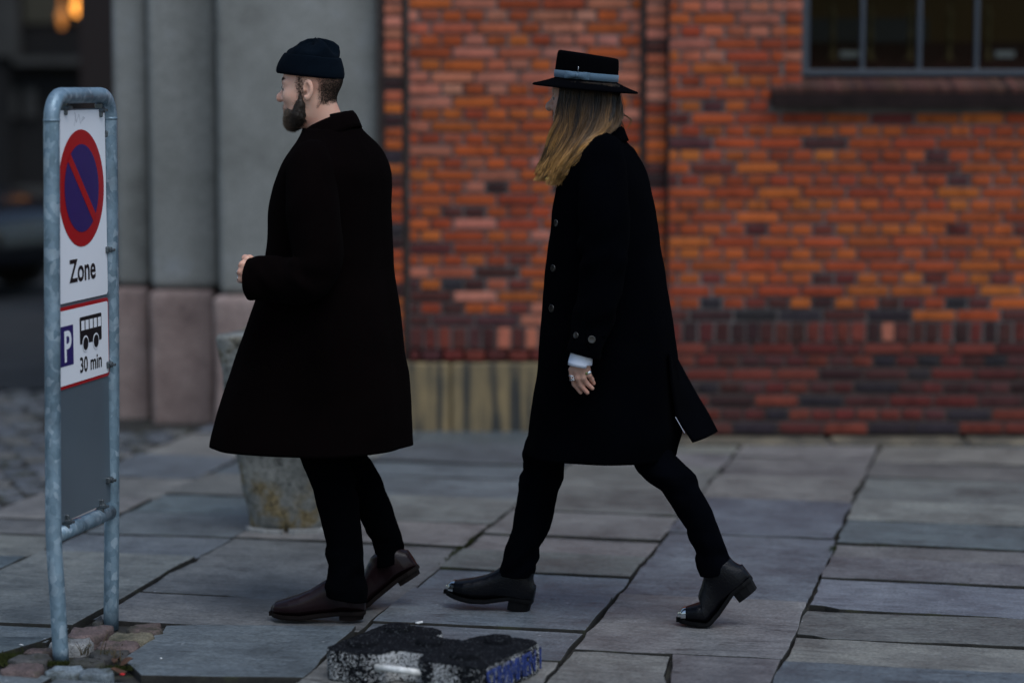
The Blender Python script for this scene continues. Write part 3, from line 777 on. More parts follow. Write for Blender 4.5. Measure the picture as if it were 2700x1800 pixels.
# =================================================================== NO-PARKING SIGN IN ITS TUBE FRAME
def text_mesh(s, bold=0.):
    cu = bpy.data.curves.new('t', 'FONT'); cu.body = s; cu.offset = bold; cu.resolution_u = 4
    ob = bpy.data.objects.new('t', cu); COL.objects.link(ob); bpy.context.view_layer.update()
    me = bpy.data.meshes.new_from_object(ob.evaluated_get(bpy.context.evaluated_depsgraph_get()))
    V = np.array([v.co[:2] for v in me.vertices]); F = [tuple(p.vertices) for p in me.polygons]
    bpy.data.objects.remove(ob); bpy.data.curves.remove(cu); bpy.data.meshes.remove(me)
    V -= V.min(0); V /= V.max(0); return V, F
Lp = [(135.5, 290), (137.8, 803), (140, 1263), (142, 1423), (151.5, 1573), (160.7, 1728)]
Rp = [(289, 310), (294, 803), (295, 1320), (292.5, 1642)]
YA, YB = 7.10, 7.54
Lw = [A(u, v, YA) for u, v in Lp]; Rw = [A(u, v, YB) for u, v in Rp]
ztop_ = (A(136, 247, YA)[2] + A(290, 256, YB)[2]) / 2
sb = np.array([*(Lw[0][:2] + Rw[0][:2]) / 2, 0])
sign = empty('no_parking_sign', tuple(sb)); tag(sign, 'no parking zone sign with bus plate in galvanised tube frame', 'road sign')
soff = -Vector(sign.location)
Lw[-1][2] = -.02; Rw[-1][2] = -.02
ed = (Rw[0] - Lw[0]); ed[2] = 0; WID = np.linalg.norm(ed); ed /= WID
rc = .072
arc = lambda c, a0, a1, s: [c + ed * (rc * s * math.cos(t)) + np.array([0, 0, rc * math.sin(t)]) for t in np.linspace(a0, a1, 7)]
L0, R0 = Lw[0].copy(), Rw[0].copy(); L0[2] = R0[2] = ztop_ - rc
path = list(spline([p for p in Lw[::-1]], 26)[:-1]) + arc(L0 + ed * rc, 0, math.pi / 2, -1) + arc(R0 - ed * rc, math.pi / 2, 0, 1) + list(spline(Rw, 18)[1:])
V, F = rings_mesh(tube(path, [.0238] * len(path), 20, flat=np.cross(ed, [0, 0, 1])), True, True)
o = mesh('tube_frame', V, F, GALV, sign, True); o.location = soff
for p in (path[25], path[-18]):
    V, F = rings_mesh(tube([p - np.array([0, 0, .004]), p + np.array([0, 0, .004])], [.0247, .0247], 20), True, True)
    o = mesh('weld_seam', V, F, GALV, sign, True); o.location = soff
c0, c1 = A(141, 1403, YA), A(295, 1357, YB); zc = (c0[2] + c1[2]) / 2; c0[2] = c1[2] = zc
V, F = rings_mesh(tube([c0 + ed * .02, (c0 + c1) / 2, c1 - ed * .02], [.0238] * 3, 20, flat=(0, 0, 1)), True, True)
o = mesh('cross_bar', V, F, GALV, sign, True); o.location = soff
for t in (.42, .80):
    V, F = rings_mesh(tube([c0 + ed * WID * t, c0 + ed * (WID * t + .004)], [.0243] * 2, 20, flat=(0, 0, 1)), True, True)
    o = mesh('red_tape_ring', V, F, SRED, sign, True); o.location = soff
nrm = np.cross(ed, [0, 0, 1.]); nrm /= np.linalg.norm(nrm)
if nrm[1] > 0: nrm = -nrm
P0 = Lw[1].copy()
def SP(u, v):                                      # ray against the sign plane -> (s, z)
    d = ray(u, v); t = ((P0 - EYE) @ nrm) / (d @ nrm); p = EYE + d * t; return (p - P0)[:2] @ ed[:2], p[2]
def C1(x, y): return SP(x / 1.65, 150 + y / 1.65)
def splace(name, V2, F, mat, depth, parent=sign, th=0.0):
    """V2 in (s, z) on the sign plane, lifted by depth along the normal"""
    V2 = np.asarray(V2, float); V = np.array([P0[0], P0[1], 0]) + V2[:, :1] * ed + V2[:, 1:2] * np.array([0, 0, 1.]) + nrm * depth
    F = [tuple(f) for f in F]
    if th:
        n = len(V); V = np.vstack([V, V - nrm * th]); F2 = list(F)
        for f in F:
            F2.append(tuple(i + n for i in f[::-1]))
            F2 += [(f[k], f[k] + n, f[(k + 1) % len(f)] + n, f[(k + 1) % len(f)]) for k in range(len(f))]
        F = F2
    o = mesh(name, V, F, mat, parent); 
    q = o.parent; o.location = soff if q is sign else (0, 0, 0)
    return o
def rrect(s0, z0, s1, z1, r, n=5):
    out = []
    for cx, cz, a in ((s1 - r, z1 - r, 0), (s0 + r, z1 - r, 90), (s0 + r, z0 + r, 180), (s1 - r, z0 + r, 270)):
        out += [(cx + r * math.cos(R(a + 90 * k / n)), cz + r * math.sin(R(a + 90 * k / n))) for k in range(n + 1)]
    return out
def poly(name, pts, mat, depth, parent=sign, th=0.0): return splace(name, pts, [tuple(range(len(pts)))], mat, depth, parent, th)
sL, sR = .010, C1(456, 500)[0]
zt1 = (C1(258, 225)[1] + C1(453, 237)[1]) / 2; zb1 = (C1(266, 1063)[1] + C1(458, 1043)[1]) / 2
zt2 = (C1(266, 1079)[1] + C1(462, 1057)[1]) / 2; zb2 = (C1(268, 1437)[1] + C1(462, 1397)[1]) / 2
zp1 = zc + .035
plate = poly('back_plate', rrect(.006, zp1, sR + .004, zt1 + .004, .012), GALVPLATE, 0, th=.004)
zone = poly('zone_plate', rrect(sL, zb1, sR, zt1, .014), RETRO, .0030, th=.0025)
smallp = poly('bus_plate', rrect(sL, zb2, sR + .002, zt2, .014), SRED, .0030, th=.0025)
poly('white_field', rrect(sL, zb2 + .010, sR - .006, zt2 - .011, .009), RETRO, .0040, smallp)
cs, cz = C1(350, 571); rO = (C1(350, 316)[1] - C1(350, 826)[1]) / 2
def disc(r, n=56): return [(cs + r * math.cos(t), cz + r * math.sin(t)) for t in np.linspace(0, 2 * math.pi, n, endpoint=False)]
poly('red_disc', disc(rO), SRED, .0040, zone); rI = rO * .75
poly('blue_disc', disc(rI), SBLUE, .0050, zone)
w = rO * .085; k = math.sqrt(.5); L = math.sqrt(rI * rI - w * w) + .002
poly('red_slash', [(cs + a * k * 1 + b * k, cz - a * k + b * k) for a, b in ((-L, -w), (L, -w), (L, w), (-L, w))], SRED, .0058, zone)
def put_text(txt, x0, y0, x1, y1, mat, depth, parent, bold=.012, name='lettering'):
    a = C1(x0, (y0 + y1) / 2); b = C1(x1, (y0 + y1) / 2); xm_ = (x0 + x1) / 2
    zT, zB = C1(xm_, y0)[1], C1(xm_, y1)[1]; V, F = text_mesh(txt, bold)
    return splace(name, np.column_stack([a[0] + V[:, 0] * (b[0] - a[0]), zB + V[:, 1] * (zT - zB)]), F, mat, depth, parent)
put_text('Zone', 296, 874, 411, 975, SBLACK, .0040, zone, .02)
q0 = C1(266, 1168); q1 = C1(315, 1342); q2 = C1(315, 1168)
poly('blue_field', rrect(sL + .006, (C1(290, 1342)[1]), q1[0], C1(290, 1168)[1], .004), SBLUE, .0048, smallp)
put_text('P', 273, 1190, 304, 1326, RETRO, .0056, smallp, .02)
put_text('30 min', 342, 1294, 437, 1362, SBLACK, .0048, smallp, .02)
bs0, bs1 = C1(341, 1190)[0], C1(436, 1190)[0]; bzT, bzM, bzB = C1(388, 1122)[1], C1(388, 1180)[1], C1(388, 1240)[1]
bw = bs1 - bs0
poly('bus_symbol', rrect(bs0, bzB, bs1, bzT, .006), SBLACK, .0048, smallp)
for i in range(5):
    a = bs0 + bw * (.06 + .19 * i); poly('bus_window', [(a, bzM), (a + bw * .145, bzM), (a + bw * .145, bzT - .012), (a, bzT - .012)], RETRO, .0056, smallp)
for f in (.24, .72):
    cx = bs0 + bw * f; r_ = bw * .115
    for rr, mt, dp in ((r_ * 1.25, RETRO, .0056), (r_, SBLACK, .0064)):
        poly('bus_wheel', [(cx + rr * math.cos(t), bzB + rr * math.sin(t)) for t in np.linspace(0, 2 * math.pi, 24, endpoint=False)], mt, dp, smallp)
PENC = simple('faint_pen', (.35, .36, .40), .6)
pts = [C1(x, y) for x, y in ((318, 300), (325, 262), (320, 240), (328, 285), (338, 250), (346, 290), (356, 262), (364, 266), (352, 278))]
for a, b in zip(pts[:-1], pts[1:]):
    a, b = np.array(a), np.array(b); d = (b - a) / np.linalg.norm(b - a); nn = np.array([-d[1], d[0]]) * .0008
    splace('pen_scrawl', [a - nn, b - nn, b + nn, a + nn], [(0, 1, 2, 3)], PENC, .0036, zone)
def clamp(s, z, vert):
    c = np.array([P0[0], P0[1], 0]) + ed * s + np.array([0, 0, z])
    bm = bmesh.new()
    rot = Matrix((ed, nrm, (0, 0, 1))).transposed().to_3x3()
    sz = (.006, .012, .022) if vert else (.016, .012, .010)
    bm_box(bm, (-sz[0], -sz[1], -sz[2]), sz, .003)
    r = bmesh.ops.create_cone(bm, cap_ends=True, segments=12, radius1=.0085, radius2=.0085, depth=.016)
    for v in r['verts']: v.co = Vector((v.co.x, v.co.z + .010, v.co.y))
    r = bmesh.ops.create_cone(bm, cap_ends=True, segments=6, radius1=.0055, radius2=.0045, depth=.012)
    for v in r['verts']: v.co = Vector((v.co.x, v.co.z + .022, v.co.y))
    for v in bm.verts: v.co = rot @ v.co + Vector(c)
    o = from_bm('clamp', bm, BOLT, sign); o.location = soff
for x, y in ((277, 222), (430, 232)): s, z = C1(x, y); clamp(s, z, True)
for x, y in ((461, 335), (463, 838), (466, 1337)): s, z = C1(x, y); clamp(s, z, False)
s, z = SP(284, 1265); clamp(s, z, False)
for u, v in ((173, 1357), (264, 1328)): s, z = SP(u, v); clamp(s, zc + .034, True)
# =================================================================== STONE BOLLARD
def bollard_mat():
    t = NT('lichen_stone'); t.set(.9, .25); iso = t.coords(); a = t.noise(iso, 9, 7, .72); f = t.noise(iso, 70, 4, .7)
    base = t.ramp(a, [(.32, (.075, .075, .068)), (.5, (.16, .16, .146)), (.66, (.235, .232, .21))])
    li = t.mix(base, (.20, .145, .06), t.mix(t.ramp(t.noise(iso, 16, 6, .7), [(.46, 0.), (.56, .85)]), t.ramp(t.noise(iso, 4, 3), [(.48, 0.), (.58, 1.)]), 1., 'MULTIPLY'))
    li = t.mix(li, (.02, .021, .02), t.ramp(t.noise(iso, 16, 7, .8), [(.54, 0.), (.62, .85)]))
    t.color(t.mix(li, t.ramp(f, [(.32, .6), (.68, 1.35)]), 1., 'MULTIPLY')); t.bump(a, .6, .015); t.bump(f, .5, .005); return t.m
BST = bollard_mat()
fc = G(742, 1404)[:2]; bc = fc + EU * .150; bz = .755
boll = empty('stone_bollard', (bc[0], bc[1], 0)); tag(boll, 'tapered lichen covered stone bollard on paving behind the bearded man', 'bollard')
rings = []; th = np.linspace(0, 2 * math.pi, 48, endpoint=False)
def sq(h, e, z):
    c, s = np.cos(th), np.sin(th); r = h / (np.abs(c) ** e + np.abs(s) ** e) ** (1 / e)
    return np.array([[*( EV * (a * b) + EU * (a * d)), z] for a, b, d in zip(r, c, s)])
for i in range(25):
    f = i / 24; rings.append(sq(.148 + (.238 - .148) * f ** .9, 3.2 + 9 * f, bz * .985 * f))
rings.append(sq(.234, 12, bz)); rings.append(sq(.12, 8, bz + .004)); rings.append(sq(.01, 4, bz + .006))
V, F = rings_mesh(rings, True, True); V[:, :2] += (vnoise(V * 13) * .007)[:, None] * np.sign(V[:, :2]); V[:, 2] += np.where(V[:, 2] > .1, vnoise(V * 9 + 5) * .006, 0)
mesh('shaft', V, F, BST, boll, True)
MORT2 = mottled('pale_mortar', [(.3, (.12, .12, .115)), (.7, (.30, .30, .29))], 20)
for k, (a0, a1) in enumerate(((200, 262), (268, 340))):
    P = [(.155 * (1.02 + .1 * math.sin(5 * t)) * math.cos(t), .155 * math.sin(t)) for t in np.linspace(R(a0), R(a1), 9)]
    P = P + [(x * 1.30 + rnd.gauss(0, .006), y * 1.22 + rnd.gauss(0, .006)) for x, y in P[::-1]]
    prism('mortar_fillet', P, -.01, .014 + .004 * k, MORT2, boll, .004)
# =================================================================== RUBBER FENCE FOOT
def crumb_mat(name, paint):
    t = NT(name); t.set(.9, .08); iso = t.coords()
    v = t.n('ShaderNodeTexVoronoi'); v.inputs['Scale'].default_value = 360; t.l(iso, v.inputs['Vector'])
    sep = t.n('ShaderNodeSeparateColor'); t.l(v.outputs['Color'], sep.inputs[0])
    g = t.n('ShaderNodeNewGeometry'); sx = t.n('ShaderNodeSeparateXYZ'); t.l(g.outputs['Normal'], sx.inputs[0])
    side = t.ramp(sx.outputs[2], [(.25, 1.), (.6, 0.)])
    wear = t.ramp(t.noise(iso, 13, 5, .65, False), [(.38, .02), (.62, .52)])
    def dotp(e, c):
        x = t.n('ShaderNodeVectorMath', operation='DOT_PRODUCT'); t.l(iso, x.inputs[0]); x.inputs[1].default_value = (e[0], e[1], 0)
        y = t.n('ShaderNodeMath', operation='ADD'); t.l(x.outputs['Value'], y.inputs[0]); y.inputs[1].default_value = c; return y.outputs[0]
    da, db = dotp(f1, .25), dotp(f2, .19)
    notch = t.mix(t.mix(t.ramp(da, [(.165, 0.), (.19, 1.)]), t.ramp(da, [(.315, 1.), (.345, 0.)]), 1., 'MULTIPLY'), t.ramp(db, [(.012, 0.), (.03, 1.), (.12, 1.), (.13, 0.)]), 1., 'MULTIPLY')
    bare = t.mix(t.ramp(da, [(.325, 0.), (.335, 1.), (.36, 1.), (.37, 0.), (.43, 0.), (.46, 1.)]), t.ramp(db, [(.02, 1.), (.05, 0.)]), 1., 'MULTIPLY')
    wear = t.mix(t.mix(wear, (.72, .72, .72), notch), (.04, .04, .04), bare)
    gr = t.n('ShaderNodeMath', operation='LESS_THAN'); t.l(sep.outputs[0], gr.inputs[0]); t.l(wear, gr.inputs[1])
    m = t.mix(side, gr.outputs[0], 1., 'MULTIPLY')
    dust = t.ramp(sep.outputs[1], [(.955, 0.), (.965, .55)])
    black = t.ramp(sep.outputs[2], [(0., (.003, .0035, .0045)), (1., (.011, .012, .015))])
    col = t.mix(t.mix(black, (.16, .17, .18), dust), (.56, .56, .55), m if paint else 0.0)
    t.color(col); t.bump(v.outputs['Distance'], .9, .004); return t.m
fa = R(-27); f1 = np.array([math.cos(fa), math.sin(fa)]); f2 = np.array([-f1[1], f1[0]])
CRUMB = crumb_mat('rubber_crumb', True); CRUMBK = crumb_mat('black_rubber_crumb', False)
FO = np.array([-.548, 6.812]); fa = R(-27); f1 = np.array([math.cos(fa), math.sin(fa)]); f2 = np.array([-f1[1], f1[0]]); FH = .092
foot = empty('rubber_fence_foot', (*(FO + f1 * .25 + f2 * .19), 0)); tag(foot, 'black rubber fence foot block with white handle and blue lettering on paving', 'fence foot')
plan = [(.03, 0), (.150, 0), (.188, .025), (.200, .085), (.290, .085), (.302, .025), (.335, 0), (.495, 0), (.525, .03), (.525, .35), (.495, .38), (.355, .38), (.325, .355), (.312, .28), (.215, .28), (.205, .355), (.175, .38), (.03, .38), (0, .35), (0, .03)]
fl = lambda a, b: (a - .25) * f1 + (b - .19) * f2
bm = bmesh.new()
bb = prism('rubber_block', [tuple(fl(a, b)) for a, b in plan], 0.0, FH, CRUMB, foot, .012)
for n_, (a, b) in enumerate(((.075, .20), (.24, .345 - .15), (.40, .20), (.10, .33), (.39, .33), (.385, .07), (.09, .075))):
    pass
rm = bb.modifiers.new('grain', 'REMESH'); rm.mode = 'VOXEL'; rm.voxel_size = .0055; rm.use_smooth_shade = True
tx = bpy.data.textures.new('crumbs', 'CLOUDS'); tx.noise_scale = .009; tx.noise_depth = 1
dm = bb.modifiers.new('crumb', 'DISPLACE'); dm.texture = tx; dm.strength = .0060; dm.mid_level = .5
for a, b in ((.085, .085), (.085, .295), (.255, .185), (.42, .295), (.42, .085)):
    c = fl(a, b); prof = [(.041, FH - .02), (.041, FH + .010), (.037, FH + .016), (.02, FH + .017), (.002, FH + .017)]
    V, F = rings_mesh([np.array([[c[0] + r * math.cos(t) + rnd.gauss(0, .0008), c[1] + r * math.sin(t) + rnd.gauss(0, .0008), z + rnd.gauss(0, .0006)] for t in np.linspace(0, 2 * math.pi, 28, endpoint=False)]) for r, z in prof], False, True)
    mesh('stacking_stud', V, F, CRUMBK, foot, True)
HAND = mottled('chipped_white_paint', [(.3, (.55, .53, .48)), (.72, (.72, .71, .68)), (.80, (.25, .11, .04))], 12, .4, .1)
for b in (.020, .362):
    p, q = fl(.170, b), fl(.345, b)
    V, F = rings_mesh(tube([[*p, .050], [*((p + q) / 2), .050], [*q, .050]], [.0095] * 3, 14), True, True); mesh('handle', V, F, HAND, foot, True)
PAINTB = NT('blue_spray_paint'); PAINTB.set(.6, .4); ic = PAINTB.coords(); vv = PAINTB.n('ShaderNodeTexVoronoi'); vv.inputs['Scale'].default_value = 230; PAINTB.l(ic, vv.inputs['Vector'])
sp_ = PAINTB.n('ShaderNodeSeparateColor'); PAINTB.l(vv.outputs['Color'], sp_.inputs[0])
PAINTB.color(PAINTB.ramp(sp_.outputs[0], [(0., (.010, .028, .15)), (.70, (.016, .042, .22)), (.90, (.010, .012, .02)), (.97, (.20, .21, .24))])); PAINTB.bump(vv.outputs['Distance'], .9, .004)
V2, F2 = text_mesh('STRØMMEN 1', .004)
n = len(V2); V2 = V2 + vnoise(np.column_stack([V2 * np.array([40, 9]), np.zeros(n)])) [:, None] * .006
base = lambda s, z, o_: [*(fl(.525, .020) + f2 * (s * .335) + f1 * o_), z]
V = np.array([base(s, .012 + z * .066, .0055) for s, z in V2] + [base(s, .012 + z * .066, .001) for s, z in V2])
F = list(F2) + [tuple(i + n for i in f[::-1]) for f in F2] + [(f[k], f[k] + n, f[(k + 1) % len(f)] + n, f[(k + 1) % len(f)]) for f in F2 for k in range(len(f))]
mesh('lettering', V, F, PAINTB.m, foot)
# =================================================================== SMALL GROWTH AND LITTER
STEM = simple('dry_stem', (.075, .055, .028), .8, .2, 0, .3, 40); MOSS = simple('moss_green', (.030, .036, .010), .95, .1, 0, .4, 60, .6, 300)
def K1(x, y, z=0): return G(x / 5.227, 1550 + y / 5.227, z)
def weed(name, x, y, h, n, lean, seed, label):
    r = random.Random(seed); b = K1(x, y); e = empty(name, tuple(b)); tag(e, label, 'weed', 'dry weeds between the setts')
    for i in range(n):
        a = r.uniform(0, 6.28); hh = h * r.uniform(.55, 1.0); l = lean * r.uniform(.2, 1.3); s0 = np.array([r.gauss(0, .008), r.gauss(0, .008), -.004])
        pth = spline([s0, s0 + [math.cos(a) * l * .3, math.sin(a) * l * .3, hh * .5], s0 + [math.cos(a) * l, math.sin(a) * l, hh]], 7)
        V, F = rings_mesh(tube(pth, list(np.linspace(.0016, .0007, 7)), 5), True, True); st_ = mesh('stem', V, F, STEM, e, True)
        LV, LF = [], []
        for k in range(6):
            c = pth[2 + k % 5] + np.array([r.gauss(0, .003)] * 3); d = np.array([r.gauss(0, 1), r.gauss(0, 1), r.gauss(.3, .6)]); d /= np.linalg.norm(d); sd = np.cross(d, [0.2, 0.1, 1]); m = len(LV); q = r.uniform(.006, .014)
            LV += [c, c + d * q * .5 + sd * q * .22, c + d * q, c + d * q * .5 - sd * q * .22]; LF.append((m, m + 1, m + 2, m + 3))
        mesh('leaf_tuft', LV, LF, MOSS if r.random() < .5 else STEM, st_)
weed('dry_weed', 1370, 950, .075, 2, .030, 1, 'thin bare dry weed stalk leaning between the setts by the sign')
weed('dry_weed', 1150, 900, .045, 7, .020, 2, 'bushy green brown weed beside the bent sign post')
weed('dry_weed', 1610, 1010, .050, 7, .024, 3, 'curled brown weed at the corner of the grey slab')
weed('dry_weed', 1450, 940, .040, 2, .012, 4, 'short upright weed between the dark setts')
def tuft(name, x, y, sx, sy, n, seed, label):
    r = random.Random(seed); b = K1(x, y); V, F = [], []
    for i in range(n):
        p = np.array([r.gauss(0, sx), r.gauss(0, sy), -.006]); a = r.uniform(0, 6.28); q = r.uniform(.006, .017); m = len(V)
        d = np.array([math.cos(a), math.sin(a), 0]); t = p + np.array([r.gauss(0, .006), r.gauss(0, .006), q])
        V += [p - d * .0016, p + d * .0016, t]; F.append((m, m + 1, m + 2))
    o = mesh(name, V, F, MOSS); o.location = b; tag(o, label, 'moss', kind='stuff')
tuft('moss', 90, 960, .030, .035, 1500, 5, 'green moss growing in the joint left of the sign post')
tuft('moss', 800, 1030, .025, .008, 500, 6, 'moss in the joint below the bent sign post')
tuft('moss', 1640, 1090, .022, .010, 500, 8, 'moss beside the dead leaves at the slab corner')
for u, v, sx in ((1330, 1352, .02), (1790, 1395, .015), (2195, 1445, .012), (1254, 1404, .05), (1215, 1440, .05)):
    r = random.Random(u); b = G(u, v); V, F = [], []
    for i in range(380):
        k = r.gauss(0, sx * 2.2); p = np.array([EU[0] * k + r.gauss(0, .006), EU[1] * k + r.gauss(0, .006), -.012]); a = r.uniform(0, 6.28); m = len(V); d = np.array([math.cos(a), math.sin(a), 0])
        V += [p - d * .002, p + d * .002, p + np.array([r.gauss(0, .005), r.gauss(0, .005), r.uniform(.008, .020)])]; F.append((m, m + 1, m + 2))
    o = mesh('moss', V, F, MOSS); o.location = b; o['kind'] = 'stuff'; tag(o, 'yellow green moss sprouting from a long paving joint', 'moss', 'moss tufts in the long joints')
LEAF = simple('dead_leaf', (.07, .034, .020), .7, .3, 0, .3, 40)
for i, (x, y, lab) in enumerate(((1620, 1060, 'curled brown dead leaf nearest the weeds'), (1745, 1075, 'pale brown dead leaf touching the grey slab corner'), (1640, 1180, 'dark brown dead leaf below the blue granite setts'))):
    b = K1(x, y); r = random.Random(i + 20); n = 9
    V = []
    for j in range(n):
        t = j / (n - 1); wd = .012 * math.sin(math.pi * t) ** .7 + .0006
        for s in (-1, 0, 1): V.append((t * .042 - .02, s * wd, .006 + .010 * math.sin(3 * t + i) + abs(s) * .006))
    F = [(j * 3 + k, j * 3 + k + 1, j * 3 + k + 4, j * 3 + k + 3) for j in range(n - 1) for k in (0, 1)]
    o = mesh('dead_leaf', V, F, LEAF, None, True); o.modifiers.new('t', 'SOLIDIFY').thickness = .0008
    o.location = b + np.array([0, 0, .002]); o.rotation_euler = (r.uniform(-.3, .3), r.uniform(-.2, .2), r.uniform(0, 6)); tag(o, lab, 'leaf', 'dead leaves by the sign')
WHT = simple('white_scrap', (.6, .6, .58), .7); REDS = simple('red_scrap', (.5, .01, .012), .6)
def scrap(name, u, v, z, s, mat, label, cat='litter'):
    b = G(u, v, z); bm = bmesh.new(); bm_box(bm, (-s, -s * .5, -s * .10), (s, s * .5, s * .35), s * .12)
    r = random.Random(int(u * v) % 977)
    for q in bm.verts: q.co += Vector((r.gauss(0, s * .15), r.gauss(0, s * .1), r.gauss(0, s * .05)))
    o = from_bm(name, bm, mat); o.location = b; o.rotation_euler = (0, 0, r.uniform(0, 3)); tag(o, label, cat)
scrap('litter_scrap', 323, 1777, .004, .008, REDS, 'tiny red plastic scrap by the dead leaves')
scrap('litter_scrap', 57, 1699, .004, .005, WHT, 'tiny white crumb on the blue slab left of the sign')
scrap('litter_scrap', 425, 1735, .006, .006, WHT, 'white gum spot on the grey slab right of the sign')
scrap('cigarette_end', 1105, 1641, .008, .012, WHT, 'white cigarette end on the paving behind the rubber foot', 'cigarette')
# =================================================================== PEOPLE
def skin_mat(name, col):
    t = NT(name); t.set(.52, .4); iso = t.coords(); a = t.noise(iso, 16, 5, .6); f = t.noise(iso, 420, 3, .6)
    c = t.mix(col, t.ramp(a, [(.3, (1.08, .80, .76)), (.5, (1, .97, .96)), (.7, (.98, 1.04, 1.04))]), 1., 'MULTIPLY')
    t.color(c); t.bump(f, .12, .001)
    t.b.inputs['Subsurface Weight'].default_value = .12; t.b.inputs['Subsurface Radius'].default_value = (1, .35, .2); t.b.inputs['Subsurface Scale'].default_value = .004
    return t.m
SKIN1 = skin_mat('fair_skin', (.66, .375, .272)); SKIN2 = skin_mat('tanned_skin', (.44, .25, .185))
COAT1 = cloth('brown_black_wool', (.0024, .0015, .0016), .5, 900, .015); COAT2 = cloth('navy_black_wool', (.0008, .0010, .0017), .5, 900, .012)
JEAN1 = cloth('black_denim', (.0009, .0011, .0016), .4, 1200, .01); JEAN2 = cloth('blue_black_denim', (.0011, .0014, .0024), .4, 1200, .012)
KNIT = cloth('navy_knit', (.0026, .0048, .0080), .6, 500, .03); FELT = cloth('black_felt', (.0015, .0016, .0022), .3, 1000, .01); TEE = cloth('black_jersey', (.003, .003, .0036), .3, 1000, .01)
LEATH = simple('oxblood_leather', (.0085, .0036, .0046), .30, .22, 0, .35, 9, .12, 160); SOLE = simple('dark_sole', (.0050, .0030, .0026), .7, .12, 0, .2, 30)
SOLEB = simple('black_sole', (.0018, .0018, .0022), .6, .12, 0, .2, 30)
SILV = simple('silver', (.62, .63, .64), .18, .5, 1., .1, 30); SHIRT = simple('white_shirt', (.70, .74, .84), .85, .2, 0, .06, 30, .15, 90)
RIB = cloth('slate_blue_ribbon', (.075, .125, .175), .3, 700, .15, .12); BTN = simple('horn_button', (.016, .014, .012), .3, .5, 0, .4, 90)
STONE = simple('green_stone', (.12, .13, .02), .1, .7)
def croc():
    t = NT('croc_leather'); t.set(.32, .16); iso = t.coords((1, 1.6, 1)); v = t.n('ShaderNodeTexVoronoi'); v.inputs['Scale'].default_value = 95; v.feature = 'DISTANCE_TO_EDGE'
    t.l(iso, v.inputs['Vector']); h = t.ramp(v.outputs['Distance'], [(0., 0.), (.12, 1.)]); t.color(t.ramp(v.outputs['Distance'], [(0., (.002, .002, .003)), (.15, (.0018, .0021, .0036))])); t.bump(h, .22, .002); return t.m
CROC = croc()
def hair_mat(name, rough=.42):
    t = NT(name); t.set(rough, .45); t.color(t.n('ShaderNodeVertexColor', layer_name='Col').outputs[0]); return t.m
HAIR = hair_mat('hair_strands'); BEARD = hair_mat('beard_strands', .6)
DHAIR = simple('dark_hair_base', (.024, .015, .010), .8, .2, 0, .4, 60, .6, 300)
def frame(th):
    """facing left and turned away by th: rows forward, left, up"""
    return np.array([[-math.cos(th), math.sin(th), 0], [-math.sin(th), -math.cos(th), 0], [0, 0, 1.]])
def normals(V, F):
    F = np.asarray(F); a = V[F[:, 1]] - V[F[:, 0]]; b = V[F[:, 2]] - V[F[:, 0]]; n = np.cross(a, b); N = np.zeros_like(V)
    for k in range(F.shape[1]): np.add.at(N, F[:, k], n)
    return N / np.maximum(np.linalg.norm(N, axis=1), 1e-12)[:, None]
def head_field(fd, c, M, neck_to, nose=1.0, rn=.056):
    W = lambda x, y, z: c + np.array([x, y, z]) @ M
    e = lambda p, r, k=.012, op='u': fd.ell(W(*p), r, M, k, op)
    e((.000, 0, .050), (.093, .074, .086)); e((.040, 0, -.004), (.056, .066, .085), .03); e((.034, 0, -.066), (.052, .056, .046), .03)
    fd.cone(W(.070, -.012, -.096), W(.070, .012, -.096), .020, .020, .025)
    e((.066, 0, -.052), (.026, .032, .030), .02)
    for s in (-1, 1):
        fd.cone(W(.086, s * .010, .032), W(.070, s * .048, .030), .011, .010, .014)
        e((.060, s * .044, -.014), (.026, .022, .022), .02)
        e((.098, s * .033, .012), (.014, .017, .011), .010, 's')
        fd.cone(W(.080, s * .032, .012), W(.080, s * .033, .0118), .0135, .0135, .002)
        fd.cone(W(.082, s * .020, .0185), W(.078, s * .044, .0175), .0095, .0085, .003)
    fd.cone(W(.088, 0, .018), W(.103 * nose, 0, -.014), .0085, .0105, .010); fd.cone(W(.105 * nose, 0, -.016), W(.106 * nose, 0, -.020), .0125, .0125, .006)
    for s in (-1, 1): fd.cone(W(.096, s * .012, -.022), W(.088, s * .015, -.022), .0085, .008, .006)
    fd.cone(W(.090, -.014, -.052), W(.090, .014, -.052), .0065, .0065, .006); fd.cone(W(.089, -.012, -.063), W(.089, .012, -.063), .0075, .0075, .005)
    fd.cone(W(.099, -.026, -.0575), W(.099, .026, -.0575), .0022, .0022, .003, 's')
    for s in (-1, 1):
        y = s * .079
        e((-.006, y, .010), (.017, .0085, .031), .004); e((-.002, y, -.016), (.010, .007, .013), .006)
        e((-.002, s * .089, .009), (.0105, .0115, .0215), .003, 's'); e((.003, s * .086, -.004), (.0065, .013, .010), .002, 's')
    fd.cone(W(-.012, 0, -.03), neck_to, rn, rn + .006, .025)
def strands(name, roots, dirs, lens, rad, cols, parent, mat=None):
    n = len(roots); d = dirs / np.linalg.norm(dirs, axis=1)[:, None]; a = np.cross(d, rng.normal(size=(n, 3))); a /= np.linalg.norm(a, axis=1)[:, None]; b = np.cross(d, a); V = np.zeros((n, 4, 3))
    for k in range(3):
        t = 2 * math.pi * k / 3; V[:, k] = roots + (a * math.cos(t) + b * math.sin(t)) * rad
    V[:, 3] = roots + d * lens[:, None]; i = np.arange(n)[:, None] * 4
    F = np.concatenate([i + np.array([0, 1, 3]), i + np.array([1, 2, 3]), i + np.array([2, 0, 3])])
    C = np.ones((n, 4, 4)); C[:, :, :3] = cols[:, None, :]
    return mesh(name, V.reshape(-1, 3), F, mat or BEARD, parent, True, C.reshape(-1, 4))
